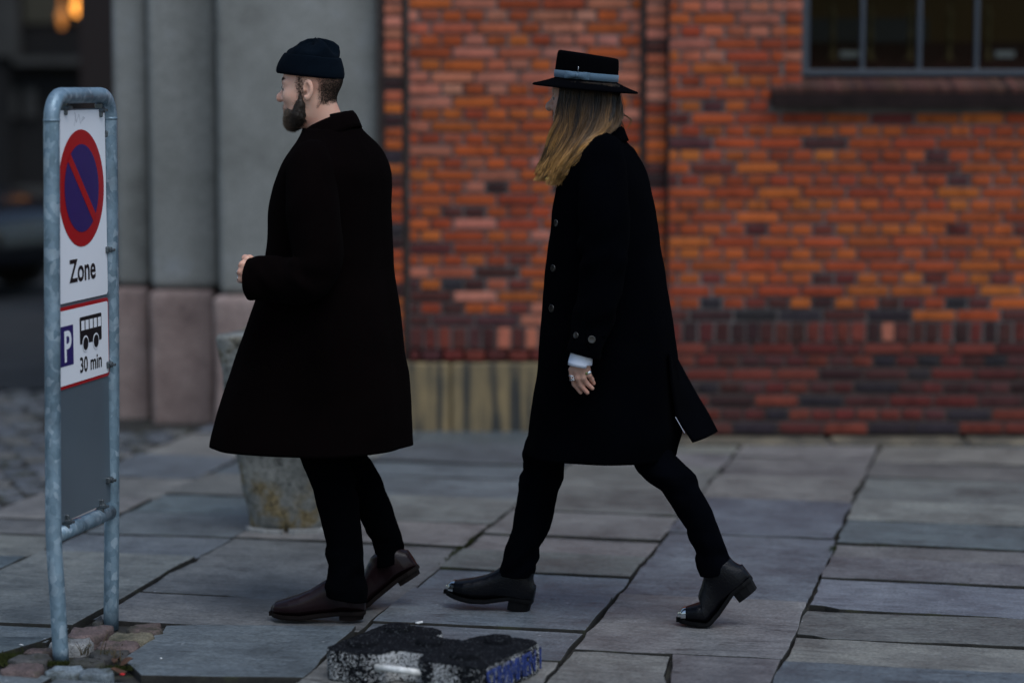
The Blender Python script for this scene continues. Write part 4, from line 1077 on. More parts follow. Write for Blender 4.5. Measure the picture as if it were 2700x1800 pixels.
def curve_strands(name, curves, rad, colfn, parent):
    """curves: (n, m, 3); 3-sided tapering hairs"""
    n, m, _ = curves.shape; T = np.gradient(curves, axis=1); T /= np.linalg.norm(T, axis=2)[..., None] + 1e-9
    a = np.cross(T, np.array([.3, 1., .2])); a /= np.linalg.norm(a, axis=2)[..., None] + 1e-9; b = np.cross(T, a); t = np.linspace(0, 1, m); r = rad * (1 - .55 * t ** 2)
    V = np.stack([curves + (a * math.cos(q) + b * math.sin(q)) * r[None, :, None] for q in (0, 2.094, 4.189)], 2)
    idx = np.arange(n * m * 3).reshape(n, m, 3); F = []
    for k in range(3):
        k2 = (k + 1) % 3; F.append(np.stack([idx[:, :-1, k], idx[:, :-1, k2], idx[:, 1:, k2], idx[:, 1:, k]], -1).reshape(-1, 4))
    C = np.ones((n, m, 3, 4)); C[..., :3] = colfn(n, t)[:, :, None, :]
    return mesh(name, V.reshape(-1, 3), np.concatenate(F), HAIR, parent, True, C.reshape(-1, 4))
def leg_rings(tab, Yf, crop, push=0.0, n=28, wr=.0065, seed=0, hem=0.0, ry=1.05):
    ox, oy, sc = crop; T = np.array(tab, float); v = oy + T[:, 0] / sc; uL = ox + T[:, 1] / sc; uR = ox + T[:, 2] / sc
    vv = np.linspace(v[0], v[-1], 90); L = np.interp(vv, v, uL); Rr = np.interp(vv, v, uR); ker = np.array([.2, .6, .2])
    L[1:-1] = np.convolve(L, ker, 'valid'); Rr[1:-1] = np.convolve(Rr, ker, 'valid')
    rings = []; th = np.linspace(0, 2 * math.pi, n, endpoint=False)
    for i, (q, a, b) in enumerate(zip(vv, L, Rr)):
        Y = Yf(q); pl, pr = A(a, q, Y), A(b, q, Y); c = (pl + pr) / 2; h = (pr[0] - pl[0]) / 2 - push
        x = np.cos(th) * h; y = np.sin(th) * h * ry; z = np.full(n, c[2]); f = i / (len(vv) - 1)
        if push == 0:
            ph = np.column_stack([np.cos(th) * 1.6 + seed, np.sin(th) * 1.6 + seed * 2.3, np.full(n, c[2] * 26) + np.sin(th * 2) * .9])
            amp = wr * (.5 + 1.4 * np.exp(-((f - .35) / .10) ** 2) + 1.6 * np.exp(-((f - .93) / .13) ** 2)); dd = vnoise(ph) * amp
            x += np.cos(th) * dd; y += np.sin(th) * dd
        z = z + hem * np.cos(th) * max(0, f - .88) / .12
        rings.append(np.column_stack([c[0] + x, c[1] + y, z]))
    return rings
def coat_rings(tabL, tabR, Yc, th0, bt, vtop, vhem, rows=110, n=96, expo=2.35, fold=.010, seed=1, shape=None):
    M = frame(th0); F_, L_ = M[0], M[1]; th = np.linspace(0, 2 * math.pi, n, endpoint=False)
    ca, sa = np.cos(th), np.sin(th); ce = np.sign(ca) * np.abs(ca) ** (2 / expo); se = np.sign(sa) * np.abs(sa) ** (2 / expo)
    vv = np.linspace(vhem, vtop, rows); tl = np.array(tabL, float); tr_ = np.array(tabR, float); tb = np.array(bt, float)
    ui = lambda t: np.interp(vv, t[:, 0], t[:, 1])
    def sm(a, k=5):
        p = np.pad(a, k, mode='edge'); w = np.hanning(2 * k + 3)[1:-1]; return np.convolve(p, w / w.sum(), 'valid')
    uL, uR, B = sm(ui(tl)), sm(ui(tr_)), sm(ui(tb)); out = []
    for i, (v, a, b, bw_) in enumerate(zip(vv, uL, uR, B)):
        pl, pr = A(a, v, Yc), A(b, v, Yc); ex = (pr[0] - pl[0]) / 2; cx = (pl[0] + pr[0]) / 2; aa = ex
        for _ in range(8):
            e = np.max(np.abs(F_[0] * aa * ce + L_[0] * bw_ * se)); aa = max(.02, aa + (ex - e) / abs(F_[0]))
        f = 1 - i / (rows - 1)                                     # 1 at the hem
        d = fold * f ** 1.6 * (np.cos(5 * th + seed) * .5 + np.cos(8 * th + 2.1 * seed) * .35 + np.cos(13 * th + seed * 4) * .15)
        P0_ = np.column_stack([np.cos(th) * 1.5 + seed * 7, np.sin(th) * 1.5, np.full(n, v / 55.)])
        d = d + vnoise(P0_) * .004 * (1 - .3 * f) - .0025 * np.exp(-((th - math.pi) / .03) ** 2)
        rad = np.outer(aa * ce + ca * d, F_[:2]) + np.outer(bw_ * se + sa * d, L_[:2])
        z = np.full(n, pl[2])
        P = np.column_stack([cx + rad[:, 0], Yc + rad[:, 1], z])
        if shape is not None: P = shape(P, th, f)
        out.append(P)
    return out
def sleeve(name, pts, rad, mat, parent, off, n=28, m=60, seed=0, el=.55, cuff=.03):
    p = spline(pts, m); r = np.interp(np.linspace(0, 1, m), np.linspace(0, 1, len(rad)), rad); R_ = tube(p, r, n); th = np.linspace(0, 2 * math.pi, n, endpoint=False)
    for i in range(m):
        f = i / (m - 1); amp = .0035 + .012 * math.exp(-((f - el) / .10) ** 2) + .008 * math.exp(-((f - .88) / .14) ** 2)
        d = vnoise(np.column_stack([np.cos(th) * 1.4 + seed, np.sin(th) * 1.4, np.full(n, f * 17 + seed) + np.cos(th)])) * amp; R_[i] = R_[i] + (R_[i] - p[i]) / r[i] * d[:, None]
    tdir = p[-1] - p[-2]; tdir /= np.linalg.norm(tdir); e = R_[-1]; c = p[-1]
    R_ += [c + (e - c) * .985 + tdir * .002, c + (e - c) * .93, c + (e - c) * .90 - tdir * cuff]
    V, F = rings_mesh(R_, True, False); o = mesh(name, V, F, mat, parent, True); o.location = off; return o, V, F
def collar(name, mat, parent, off, ctr, M, at, bt_, ab, bb_, zt_f, zt_b, drop_f, drop_b, gap=.45, th=.007, stand=.05):
    """turned-over collar: rows stand(inside) -> top edge -> outer edge, open at the front by `gap` rad"""
    ph = np.linspace(gap, 2 * math.pi - gap, 56); rows = []
    f = (1 - np.cos(ph)) / 2                                       # 0 front, 1 back
    zt = zt_f + (zt_b - zt_f) * f; dr = drop_f + (drop_b - drop_f) * f
    def row(a, b, z): return ctr + np.outer(np.cos(ph) * a, M[0]) + np.outer(np.sin(ph) * b, M[1]) + np.outer(z, [0, 0, 1.])
    rows.append(row(at - .004, bt_ - .004, zt - stand)); rows.append(row(at - .003, bt_ - .003, zt - .012)); rows.append(row(at, bt_, zt - .002))
    rows.append(row(at + .006, bt_ + .006, zt + .001)); rows.append(row(at + .011, bt_ + .011, zt - .006))
    for k in (.35, .7, 1.0): rows.append(row(at + (ab - at) * (.35 + .65 * k), bt_ + (bb_ - bt_) * (.35 + .65 * k), zt - dr * k))
    V, F = rings_mesh(rows, closed=False); o = mesh(name, V, F, mat, parent, True); o.location = off
    s = o.modifiers.new('t', 'SOLIDIFY'); s.thickness = th; s.offset = -1; return o
def boot(name, parent, off, place, mat, smat, L=.298, heel=.026, bend=0., pitch=0., yaw=0., shaft=.165, sr=(.052, .044), cap=None, toe=1.0, lean=0.0):
    """place = world point of the pivot (ball when bent, heel when pitched); forward is -x turned away by yaw"""
    xs = np.arange(-.02, L + .02, .0028); ys = np.arange(-.065, .0651, .0028); zs = np.arange(-.01, shaft + .03, .0028)
    fd = Field(xs, ys, zs); kx = np.array([0, .03, .08, .14, .20, .235, .265, .285, .296]) / .298 * L
    w = np.array([.024, .034, .034, .036, .045, .0445, .037 * toe + .0, .027 * toe, .004]); zb = lambda x: np.interp(x, np.array([0, .07, .15, .20, .26, .298]) / .298 * L, [heel, heel, .016, .010, .012, .018])
    zt = lambda x: np.interp(x, np.array([0, .04, .09, .13, .17, .21, .25, .28, .298]) / .298 * L, [.085, .12, .13, .118, .092, .075, .062, .052, .034])
    wf = lambda x: np.interp(x, kx, w) * np.clip((L + .002 - x) / .012, .02, 1) ** .5 * np.clip((x + .012) / .014, .02, 1) ** .5
    def fn(p):
        x = p[..., 0]; b, t = zb(x), zt(x); zc_ = (b + t) / 2; hz = (t - b) / 2; ww = wf(x); q = (np.abs(p[..., 1]) / ww) ** 2.6 + (np.abs(p[..., 2] - zc_) / hz) ** 2.6
        d = (q ** (1 / 2.6) - 1) * np.minimum(ww, hz); return np.maximum(d, np.maximum(-x - .004, x - L))
    fd.add(fn, (-.02, -.06, 0), (L + .02, .06, .15), .012)
    def sf(p):
        t = np.clip((p[..., 2] - .05) / (shaft - .05), 0, 1); cx = .056 + lean * t; q = np.sqrt(((p[..., 0] - cx) / (sr[0] + .004 * t)) ** 2 + (p[..., 1] / (sr[1] + .002 * t)) ** 2)
        return np.maximum((q - 1) * sr[1], np.maximum(.05 - p[..., 2], p[..., 2] - shaft))
    fd.add(sf, (0, -.05, .05), (.12, .05, shaft), .03)
    V, F = fd.surface()
    # sole welt and heel block
    sx = np.linspace(-.006, L + .004, 44); rings = []
    for x in sx:
        ww = float(wf(np.clip(x, .0, L - .001))) + .004 if 0 < x < L else .012; b = float(zb(x))
        rings.append(np.array([[x, s * ww * c_, b + z] for s, c_, z in ((-1, 1, .003), (1, 1, .003), (1, 1, -.004), (1, .97, -.010), (-1, .97, -.010), (-1, 1, -.004))]))
    SV, SF = rings_mesh(rings, True, True)
    hp = [(.074 * L / .298, -.031), (.074 * L / .298, .031), (.05, .034), (.02, .031), (.002, .020), (-.004, 0), (.002, -.020), (.02, -.031), (.05, -.034)]
    HV, HF = rings_mesh([np.array([[x + (.010 if z == 0 and x < .03 else 0) * .6, y * (1 - .06 * (z == 0)), z] for x, y in hp]) for z in (0., heel - .004)], True, True)
    yw = frame(yaw); xb = .200 * L / .298
    def xf(P):
        P = np.array(P, float)
        if bend:
            s = np.clip((xb + .035 - P[:, 0]) / .07, 0, 1); s = s * s * (3 - 2 * s); an = R(bend) * s; x, z = P[:, 0] - xb, P[:, 2] - .004
            P[:, 0] = xb + x * np.cos(an) + z * np.sin(an); P[:, 2] = .004 - x * np.sin(an) + z * np.cos(an); piv = xb
        else: piv = .03
        if pitch:
            x = P[:, 0] - piv; z = P[:, 2].copy(); a = R(pitch); P[:, 0] = piv + x * math.cos(a) - z * math.sin(a); P[:, 2] = x * math.sin(a) + z * math.cos(a)
        P[:, 0] -= piv; return P @ yw + np.asarray(place)
    b = mesh(name, xf(V), F, mat, parent, True); b.location = off
    for nm, v, f in (('sole', SV, SF), ('heel', HV, HF)): mesh(nm, xf(v), f, smat, b)
    if cap:
        N = normals(V, F); m = V[:, 0] > L - cap; keep = m[F].all(1); ix = -np.ones(len(V), int); ix[m] = np.arange(m.sum())
        mesh('toe_cap', xf((V + N * .0016)[m]), ix[F[keep]], SILV, b, True)
    return b
def ring_band(parent, c, ax, r, w, mat, name='finger_ring'):
    ax = np.asarray(ax, float) / np.linalg.norm(ax)
    V, F = rings_mesh(tube([c - ax * w, c - ax * w * .5, c + ax * w * .5, c + ax * w], [r, r + .0012, r + .0012, r], 16)); o = mesh(name, V, F, mat, parent, True); return o
def C5(x, y): return 600 + x / 2.6133, 1100 + y / 2.6133
def C8(x, y): return 1150 + x / 2.6133, 1150 + y / 2.6133
# ------------------------------------------------------------------- bearded man
Y1 = 7.72
p1 = empty('person', (float(A(870, 1600, Y1)[0]), Y1, 0)); tag(p1, 'bearded man in dark beanie and long brown black overcoat walking left', 'person')
o1 = -Vector(p1.location)
N1 = [(60, 440, 800), (150, 455, 815), (265, 492, 835), (350, 530, 855), (430, 578, 878), (500, 597, 890), (600, 615, 903), (670, 632, 908), (750, 650, 922), (880, 687, 935), (930, 673, 940), (1000, 686, 944), (1100, 684, 948), (1170, 660, 956), (1240, 672, 966)]
F1 = [(20, 520, 800), (140, 590, 876), (190, 640, 912), (260, 690, 960), (340, 740, 1020), (450, 800, 1070), (580, 860, 1120), (670, 900, 1155), (800, 955, 1200), (840, 990, 1208), (880, 990, 1215), (920, 1006, 1222), (1000, 1010, 1240)]
c5 = (600, 1100, 2.6133)
yn1 = lambda v: np.interp(v, [1100, 1300, 1600], [7.63, 7.61, 7.585]); yf1 = lambda v: np.interp(v, [1100, 1300, 1600], [7.80, 7.79, 7.79])
ra, rb = leg_rings(N1, yn1, c5, seed=3, hem=-.012), leg_rings(F1, yf1, c5, seed=9, hem=.013)
V, F = join([rings_mesh(ra, True, True), rings_mesh(rb, True, True)])
tr1 = mesh('trousers', V, F, JEAN1, p1, True); tr1.location = o1
th1 = R(12); M1 = frame(th1); ear = A(809, 242.6, 7.63); hc1 = ear - M1[1] * .075
tL1 = [(300, 812), (320, 808), (346, 802), (378, 781), (403, 765), (425, 744), (468, 732), (529, 716), (570, 711), (644, 709), (720, 693), (785, 677), (865, 648), (940, 620), (1048, 582), (1172, 550)]
tR1 = [(300, 920), (331, 934), (362, 977), (403, 1010), (448, 1032), (550, 1032), (652, 1033), (724, 1038), (807, 1051), (890, 1059), (981, 1074), (1077, 1080), (1166, 1084)]
bt1 = [(325, .060), (346, .095), (362, .135), (380, .168), (403, .20), (425, .215), (468, .222), (560, .215), (700, .205), (900, .225), (1172, .255)]
TH1 = R(24)
def sh1(P, th, f):                                   # back panel hangs a little higher, vent step
    P[:, 2] += .010 * f ** 6 * np.clip(-np.cos(th), 0, 1); return P
cr = coat_rings(tL1, tR1, Y1, TH1, bt1, 338, 1176, seed=1.3, shape=sh1, fold=.010)
V, F = rings_mesh(cr); CV1, CF1 = V, F
coat1 = mesh('overcoat', V, F, COAT1, p1, True); coat1.location = o1
s_ = coat1.modifiers.new('t', 'SOLIDIFY'); s_.thickness = .005; s_.offset = -1
sl, SV1, SF1 = sleeve('sleeve', [A(838, 398, 7.60), A(822, 440, 7.555), A(826, 560, 7.50), A(838, 690, 7.455), A(790, 736, 7.455), A(720, 736, 7.48), A(658, 735, 7.50)], [.050, .078, .086, .080, .076, .070, .064], COAT1, coat1, (0, 0, 0), seed=4, el=.6)
sleeve('sleeve', [A(925, 400, 7.84), A(930, 450, 7.89), A(920, 580, 7.93), A(880, 690, 7.92), A(820, 740, 7.86), A(765, 745, 7.80), A(735, 742, 7.76)], [.05, .078, .082, .078, .072, .066, .060], COAT1, coat1, (0, 0, 0), seed=6, el=.6)
nk1 = A(868, 345, 7.72)
collar('collar', COAT1, coat1, (0, 0, 0), np.array([nk1[0], nk1[1], 0]), frame(R(18)), .070, .066, .098, .105, A(820, 352, 7.7)[2], A(915, 297, 7.74)[2], .085, .044, gap=.55)
V, F = rings_mesh([nk1 * [1, 1, 0] + np.outer(np.cos(t_) * .064, M1[0]) + np.outer(np.sin(t_) * .060, M1[1]) + np.outer(A(860, 322 + dz, 7.7)[2] + (1 - np.cos(t_)) * .014, [0, 0, 1.]) for dz in (40, 0, -6) for t_ in [np.linspace(0, 2 * math.pi, 36, endpoint=False)]])
o = mesh('sweater_neck', V, F, TEE, p1, True); o.location = o1; q = o.modifiers.new('t', 'SOLIDIFY'); q.thickness = .004
# skin: one continuous figure
hx = lambda u: A(u, 700, 7.52)[0]
fd = Field(axis([(A(540, 700, Y1)[0], hx(612), .02), (hx(612), A(930, 300, 7.7)[0], .0028), (A(930, 300, 7.7)[0], A(1120, 700, Y1)[0], .012)]),
           axis([(7.40, 7.56, .004), (7.56, 7.80, .0028), (7.80, 8.0, .012)]),
           axis([(-.01, .98, .014), (.98, 1.19, .0028), (1.19, 1.36, .012), (1.36, 1.86, .0028), (1.86, 1.90, .01)]))
nb = A(872, 372, 7.73)
head_field(fd, hc1, M1, nb, nose=1.05)
fd.chain([nb, A(880, 460, 7.73), A(872, 700, 7.73), A(868, 1000, 7.72)], [.06, .12, .115, .13], .05)
sl_ = [A(835, 425, 7.62), A(828, 560, 7.52), A(838, 690, 7.47), A(735, 738, 7.49), A(672, 735, 7.51)]
fd.chain(sl_, [.05, .045, .042, .034, .027], .02)
sr_ = [A(925, 425, 7.84), A(920, 580, 7.92), A(880, 690, 7.91), A(800, 742, 7.83), A(742, 742, 7.76)]
fd.chain(sr_, [.05, .045, .042, .034, .028], .02)
for rr, (ft, yy) in ((ra, (A(905, 1588, 7.585), 7.585)), (rb, (A(1058, 1512, 7.79), 7.79))):
    cs_ = [r.mean(0) for r in rr[::11]] ; cs_ = [A(868, 1000, 7.72)] + cs_; rr = list(rr)
    fd.chain(cs_, [.07] + [max(.022, np.ptp(r[:, 0]) / 2 * .55) for r in rr[::11]], .02); fd.cone(cs_[-1], ft, .026, .018, .01)
def H1(x, y, dy=0.): return A(610 + x / 9.8, 650 + y / 9.8, 7.515 + dy)
wr1 = A(672, 735, 7.51)
Kn = [H1(415, 330, -.004), H1(290, 465, -.012), H1(250, 650, -.012), H1(265, 830, -.004)]
for i, k in enumerate(Kn):
    fd.cone(wr1, k, .024, .0118, .012)
    a = k + np.array([-.008, .036 - .003 * i, -.006]); b = a + np.array([.018, .020, -.008]); c_ = b + np.array([.018, -.012, -.004])
    fd.chain([k, a, b, c_], [.0108, .0092, .0085, .0075], .004)
fd.chain([wr1 + [.0, .012, .018], H1(470, 330, .018), H1(360, 300, .040), H1(330, 400, .058)], [.015, .0135, .0105, .0085], .006)
wr2 = A(742, 742, 7.76)                              # far hand, clasped behind the near one
for i in range(4):
    k = wr2 + np.array([-.055, -.012 + .004 * i, .022 - .018 * i]); fd.cone(wr2, k, .022, .0105, .012); fd.chain([k, k + [-.022, -.028, -.004], k + [-.008, -.046, -.010]], [.0095, .0085, .0075], .004)
fd.chain([wr2, wr2 + [-.03, -.02, .03], wr2 + [-.06, -.04, .03]], [.015, .012, .009], .006)
V, F = fd.surface(); BV1, BF1 = V, F
body1 = mesh('body', V, F, SKIN1, p1, True); body1.location = o1
N = normals(V, F); loc = (V - hc1) @ M1.T
ring_band(body1, Kn[2] + np.array([-.004, .016, -.003]), [-.2, 1, 0], .0112, .003, SILV)
ring_band(body1, Kn[3] + np.array([-.004, .014, -.001]), [-.2, 1, 0], .0112, .0045, SILV)
ring_band(body1, Kn[3] + np.array([-.006, .026, -.004]), [-.2, 1, 0], .0106, .002, SILV)
EYEW = simple('eye_white', (.16, .14, .13), .25, .5); IRIS = simple('eye_iris', (.03, .035, .035), .15, .6)
def eyes(body, c, M, z=.0105):
    for s in (-1, 1):
        q = c + np.array([.0795, s * .0328, z]) @ M; bm = bmesh.new(); bmesh.ops.create_uvsphere(bm, u_segments=16, v_segments=10, radius=.0143)
        for v in bm.verts: v.co += Vector(q)
        e = from_bm('eye', bm, EYEW, body, True); bm = bmesh.new(); bmesh.ops.create_uvsphere(bm, u_segments=14, v_segments=8, radius=.0066)
        q2 = c + np.array([.0875, s * .0335, z - .001]) @ M
        for v in bm.verts: v.co += Vector(q2)
        from_bm('iris', bm, IRIS, body, True)
eyes(body1, hc1, M1)
# beard: solid core + hairs
W1 = lambda x, y, z: hc1 + np.array([x, y, z]) @ M1
bf = Field(np.arange(hc1[0] - .13, hc1[0] + .05, .003), np.arange(hc1[1] - .10, hc1[1] + .10, .003), np.arange(hc1[2] - .15, hc1[2] + .02, .003))
for s in (-1, 1):
    bf.chain([W1(.022, s * .066, -.002), W1(.026, s * .063, -.040), W1(.036, s * .054, -.072), W1(.052, s * .033, -.090), W1(.069, 0, -.097)], [.003, .006, .010, .016, .0235], .015)
    bf.ell(W1(.044, s * .034, -.073), (.042, .026, .032), M1, .015); bf.ell(W1(.030, s * .056, -.050), (.019, .011, .040), M1, .012)
    bf.chain([W1(.064, s * .038, -.070), W1(.074, s * .016, -.086)], [.011, .0155], .02)
    bf.chain([W1(.089, s * .004, -.044), W1(.083, s * .020, -.049), W1(.072, s * .032, -.064)], [.0075, .0075, .008], .008)
BVv, BFf = bf.surface(); BVv = BVv + vnoise(BVv * 130)[:, None] * normals(BVv, BFf) * .0022
n_ = len(BVv); ll = (BVv - hc1) @ M1.T
bcol = lambda l: (lambda f, g: (np.array([[.040, .027, .019]]) * (1 - g) + np.array([[.080, .054, .037]]) * g) * (1 - f) + np.array([[.26, .18, .118]]) * f)(np.clip((l[:, :1] - .048) / .045, 0, 1) ** 1.5, np.clip((l[:, 2:3] + .075) / .05, 0, 1))
bC = np.ones((n_, 4)); bC[:, :3] = bcol(ll) * .6
beard = mesh('beard', BVv, BFf, BEARD, p1, True, bC); beard.location = o1
BN = normals(BVv, BFf); NB = 11000; pick = rng.integers(0, n_, NB); dirs = BN[pick] * .55 + np.array([0, 0, -.75]) + M1[0] * .25 + rng.normal(size=(NB, 3)) * .32
cc = bcol(ll[pick]) * rng.uniform(.45, 1.9, (NB, 1))
strands('beard_hairs', BVv[pick] - BN[pick] * .001, dirs, rng.uniform(.004, .011, NB), .0005, cc, beard)
# short hair at nape and temples, eyebrows
lz = loc.copy(); nzv = vnoise(V * 90) * .006
side = np.abs(lz[:, 1]) > .052
dn = lz[:, 2] + .040 + .25 * (lz[:, 0] + .06) + nzv                     # above the neck line
da = np.where(side & (lz[:, 0] > -.045) & (lz[:, 0] < .014), np.minimum(-.026 - lz[:, 0] + nzv, 1), 1.)   # clear of the ear
da = np.where(side & (lz[:, 0] >= .008), np.minimum(.040 - lz[:, 0] + nzv, lz[:, 0] - .008), da)          # temple
lim = np.where(lz[:, 0] > 0, lz[:, 2] + .02, dn)
cov = np.clip(np.minimum(lim, da) / .016, 0, 1) * (lz[:, 2] < .068) * (lz[:, 2] > -.08) * (lz[:, 0] < .045)
zi = np.where(cov > 0)[0]; pr = cov[zi] / cov[zi].sum(); NH = 15000
pk = rng.choice(zi, NH, p=pr); dd = N[pk] * .55 + np.array([0, 0, -.7]) - M1[0] * .2 + rng.normal(size=(NH, 3)) * .25
jit = rng.normal(size=(NH, 3)) * .0012
hb = strands('short_hair', V[pk] + jit - N[pk] * (jit * N[pk]).sum(1)[:, None], dd, rng.uniform(.0022, .0055, NH) * (.45 + .55 * cov[pk]), .00055, np.array([[.036, .023, .015]]) * rng.uniform(.5, 1.6, (NH, 1)), p1)
hb.location = o1
for s in (-1, 1):
    n3 = 900; t = rng.random(n3); rt = np.array([W1(.0985 - .024 * a ** 1.6 + .0005, s * (.012 + .040 * a), .0335 + .006 * math.sin(a * 2.6) + rng.normal() * .0022) for a in t])
    strands('eyebrow', rt, np.tile(M1[1] * s - M1[0] * .4 + np.array([0, 0, .1]), (n3, 1)) + rng.normal(size=(n3, 3)) * .2, rng.uniform(.006, .011, n3), .0008, np.array([[.022, .014, .010]]) * rng.uniform(.6, 1.4, (n3, 1)), body1)
for s in (-1, 1):
    n3 = 260; t = rng.random(n3); rt = np.array([W1(.0935 - .016 * (a - .2) ** 2 * 1.6, s * (.021 + .024 * a), .0125 + .0035 * math.sin(a * 3.1) + rng.normal() * .0006) for a in t])
    strands('eyelashes', rt, np.tile(M1[0] + np.array([0, 0, -.25]), (n3, 1)) + rng.normal(size=(n3, 3)) * .2, rng.uniform(.003, .006, n3), .0006, np.array([[.02, .013, .010]]) * rng.uniform(.6, 1.4, (n3, 1)), body1)
# beanie with turned-up cuff
bo = A(700 + 615 / 5.228, 80 + 610 / 5.228, 7.705); tl = R(5.8)
Fb = M1[0] * math.cos(tl) + np.array([0, 0, math.sin(tl)]); Ub = np.cross(Fb, M1[1]); Lb = M1[1]
prof = [(-.002, .098, .080, 0), (-.006, .105, .087, 0), (.0, .109, .0915, 0), (.012, .1085, .0915, 0), (.030, .103, .089, 0), (.046, .096, .086, -.001), (.0565, .091, .083, -.002), (.0605, .087, .080, -.002), (.0585, .0835, .077, -.002), (.062, .083, .077, -.003), (.074, .079, .073, -.004), (.088, .070, .064, -.006), (.0985, .052, .048, -.008), (.104, .028, .026, -.008), (.1055, .004, .004, -.008)]
rings = []; th = np.linspace(0, 2 * math.pi, 64, endpoint=False)
pi_ = np.array(prof); pi_ = np.column_stack([np.interp(np.linspace(0, 1, 44), np.linspace(0, 1, len(prof)), pi_[:, k]) for k in range(4)])
for z, a, b, dx in pi_:
    P = bo + np.outer(np.cos(th) * a + dx, Fb) + np.outer(np.sin(th) * b, Lb) + np.outer(np.full(64, z), Ub)
    k = max(0, (z - .060) / .04)
    d = vnoise(np.column_stack([np.cos(th) * 2.9 + 3, np.sin(th) * 2.9, np.full(64, z * 34)])) * (.003 + .018 * min(k, 1)) + .006 * min(k * 1.4, 1) * max(0, 1 - max(0, z - .085) / .02) * np.cos(5 * th + .6); P = P + ((P - bo) / np.linalg.norm(P - bo, axis=1)[:, None]) * d[:, None]
    rings.append(P)
V, F = rings_mesh(rings, True, True); F = [f[::-1] for f in F] if False else F
o = mesh('beanie', V, F, KNIT, p1, True); o.location = o1
gx = G(850, 1640)
boot('boot', p1, o1, (A(962 - 0, 1, 1)[0] * 0 + float(A(600 + 965 / 2.6133, 1630, 7.585)[0]) - .042, 7.585, 0.004), LEATH, SOLE, L=.300, heel=.026, yaw=R(4), shaft=.125, sr=(.043, .040), lean=.0)
bl = G(600 + 985 / 2.6133, 1100 + 1325 / 2.6133); boot('boot', p1, o1, (float(bl[0]) - .008, 7.79, .004), LEATH, SOLE, L=.300, heel=.026, bend=33, yaw=R(6), shaft=.118, sr=(.038, .034))
# ------------------------------------------------------------------- long-haired man
Y2 = 7.64
p2 = empty('person', (float(A(1590, 1600, Y2)[0]), Y2, 0)); tag(p2, 'long haired man in wide brimmed black hat and long black coat striding left', 'person')
o2 = -Vector(p2.location); c8 = (1150, 1150, 2.6133)
FL2 = [(-60, 660, 960), (40, 610, 915), (125, 590, 892), (170, 602, 884), (200, 598, 878), (240, 600, 872), (330, 576, 860), (500, 545, 816), (640, 526, 785), (720, 492, 738), (760, 472, 708), (800, 460, 705), (850, 452, 702), (900, 440, 690), (955, 434, 666)]
NL2 = [(-80, 1150, 1450), (40, 1270, 1570), (130, 1330, 1648), (250, 1400, 1772), (300, 1455, 1798), (340, 1512, 1815), (370, 1555, 1832), (400, 1572, 1845), (500, 1638, 1900), (640, 1724, 1950), (700, 1738, 1975), (750, 1765, 1996), (800, 1788, 2012), (850, 1795, 2030), (935, 1822, 2056)]
yf2 = lambda v: np.interp(v, [1100, 1600], [7.72, 7.71]); yn2 = lambda v: np.interp(v, [1100, 1600], [7.56, 7.505])
ra, rb = leg_rings(FL2, yf2, c8, seed=5), leg_rings(NL2, yn2, c8, seed=12, hem=.012)
V, F = join([rings_mesh(ra, True, True), rings_mesh(rb, True, True)]); o = mesh('trousers', V, F, JEAN2, p2, True); o.location = o2
tL2 = [(325, 1560), (345, 1545), (380, 1505), (420, 1478), (491, 1465), (554, 1455), (653, 1443), (688, 1441), (784, 1430), (895, 1421), (975, 1418), (1033, 1408), (1109, 1398), (1200, 1384)]
tR2 = [(325, 1618), (337, 1623), (357, 1637), (396, 1674), (428, 1698), (475, 1718), (574, 1733), (673, 1748), (746, 1757), (834, 1774), (918, 1783), (975, 1789), (1060, 1794), (1130, 1802), (1160, 1792), (1190, 1780)]
bt2 = [(325, .055), (345, .085), (362, .12), (380, .15), (403, .185), (430, .205), (480, .215), (600, .205), (760, .20), (950, .21), (1200, .235)]
TH2 = R(16)
cr = coat_rings(tL2, tR2, Y2, TH2, bt2, 334, 1196, seed=2.2, fold=.007)
CV2, CF2 = rings_mesh(cr)
# flying back tail: a curved panel hanging from the back, split from the near side by the vent
nA, nB = 22, 14; rows = []
for i in range(nA):
    f = i / (nA - 1)
    near = np.array([np.interp(f, [0, .35, .7, 1], [1762, 1768, 1781, 1826]), np.interp(f, [0, .35, .7, 1], [930, 1010, 1098, 1167])])
    farp = np.array([np.interp(f, [0, .25, .5, .75, 1], [1783, 1808, 1836, 1864, 1890]), np.interp(f, [0, .25, .5, .75, 1], [945, 992, 1042, 1088, 1138])])
    row = []
    for j in range(nB):
        g = j / (nB - 1); q = near * (1 - g) + farp * g; row.append(A(q[0] + 7 * math.sin(math.pi * g) * f, q[1], 7.50 + .30 * g))
    rows.append(np.array(row))
TV, TF = rings_mesh(rows, closed=False)
lin = []                                              # far front panel dipping below the hem
for i in range(6):
    f = i / 5; lin.append(np.array([A(u, 1150 + (dv - 1150) * f, 7.82) for u, dv in ((1526, 1205), (1534, 1216), (1560, 1213), (1590, 1207), (1620, 1198), (1650, 1190))]))
LV, LF = rings_mesh(lin, closed=False)
V, F = join([(CV2, CF2), (TV, TF), (LV, LF)])
coat2 = mesh('overcoat', V, F, COAT2, p2, True); coat2.location = o2; s_ = coat2.modifiers.new('t', 'SOLIDIFY'); s_.thickness = .005; s_.offset = -1
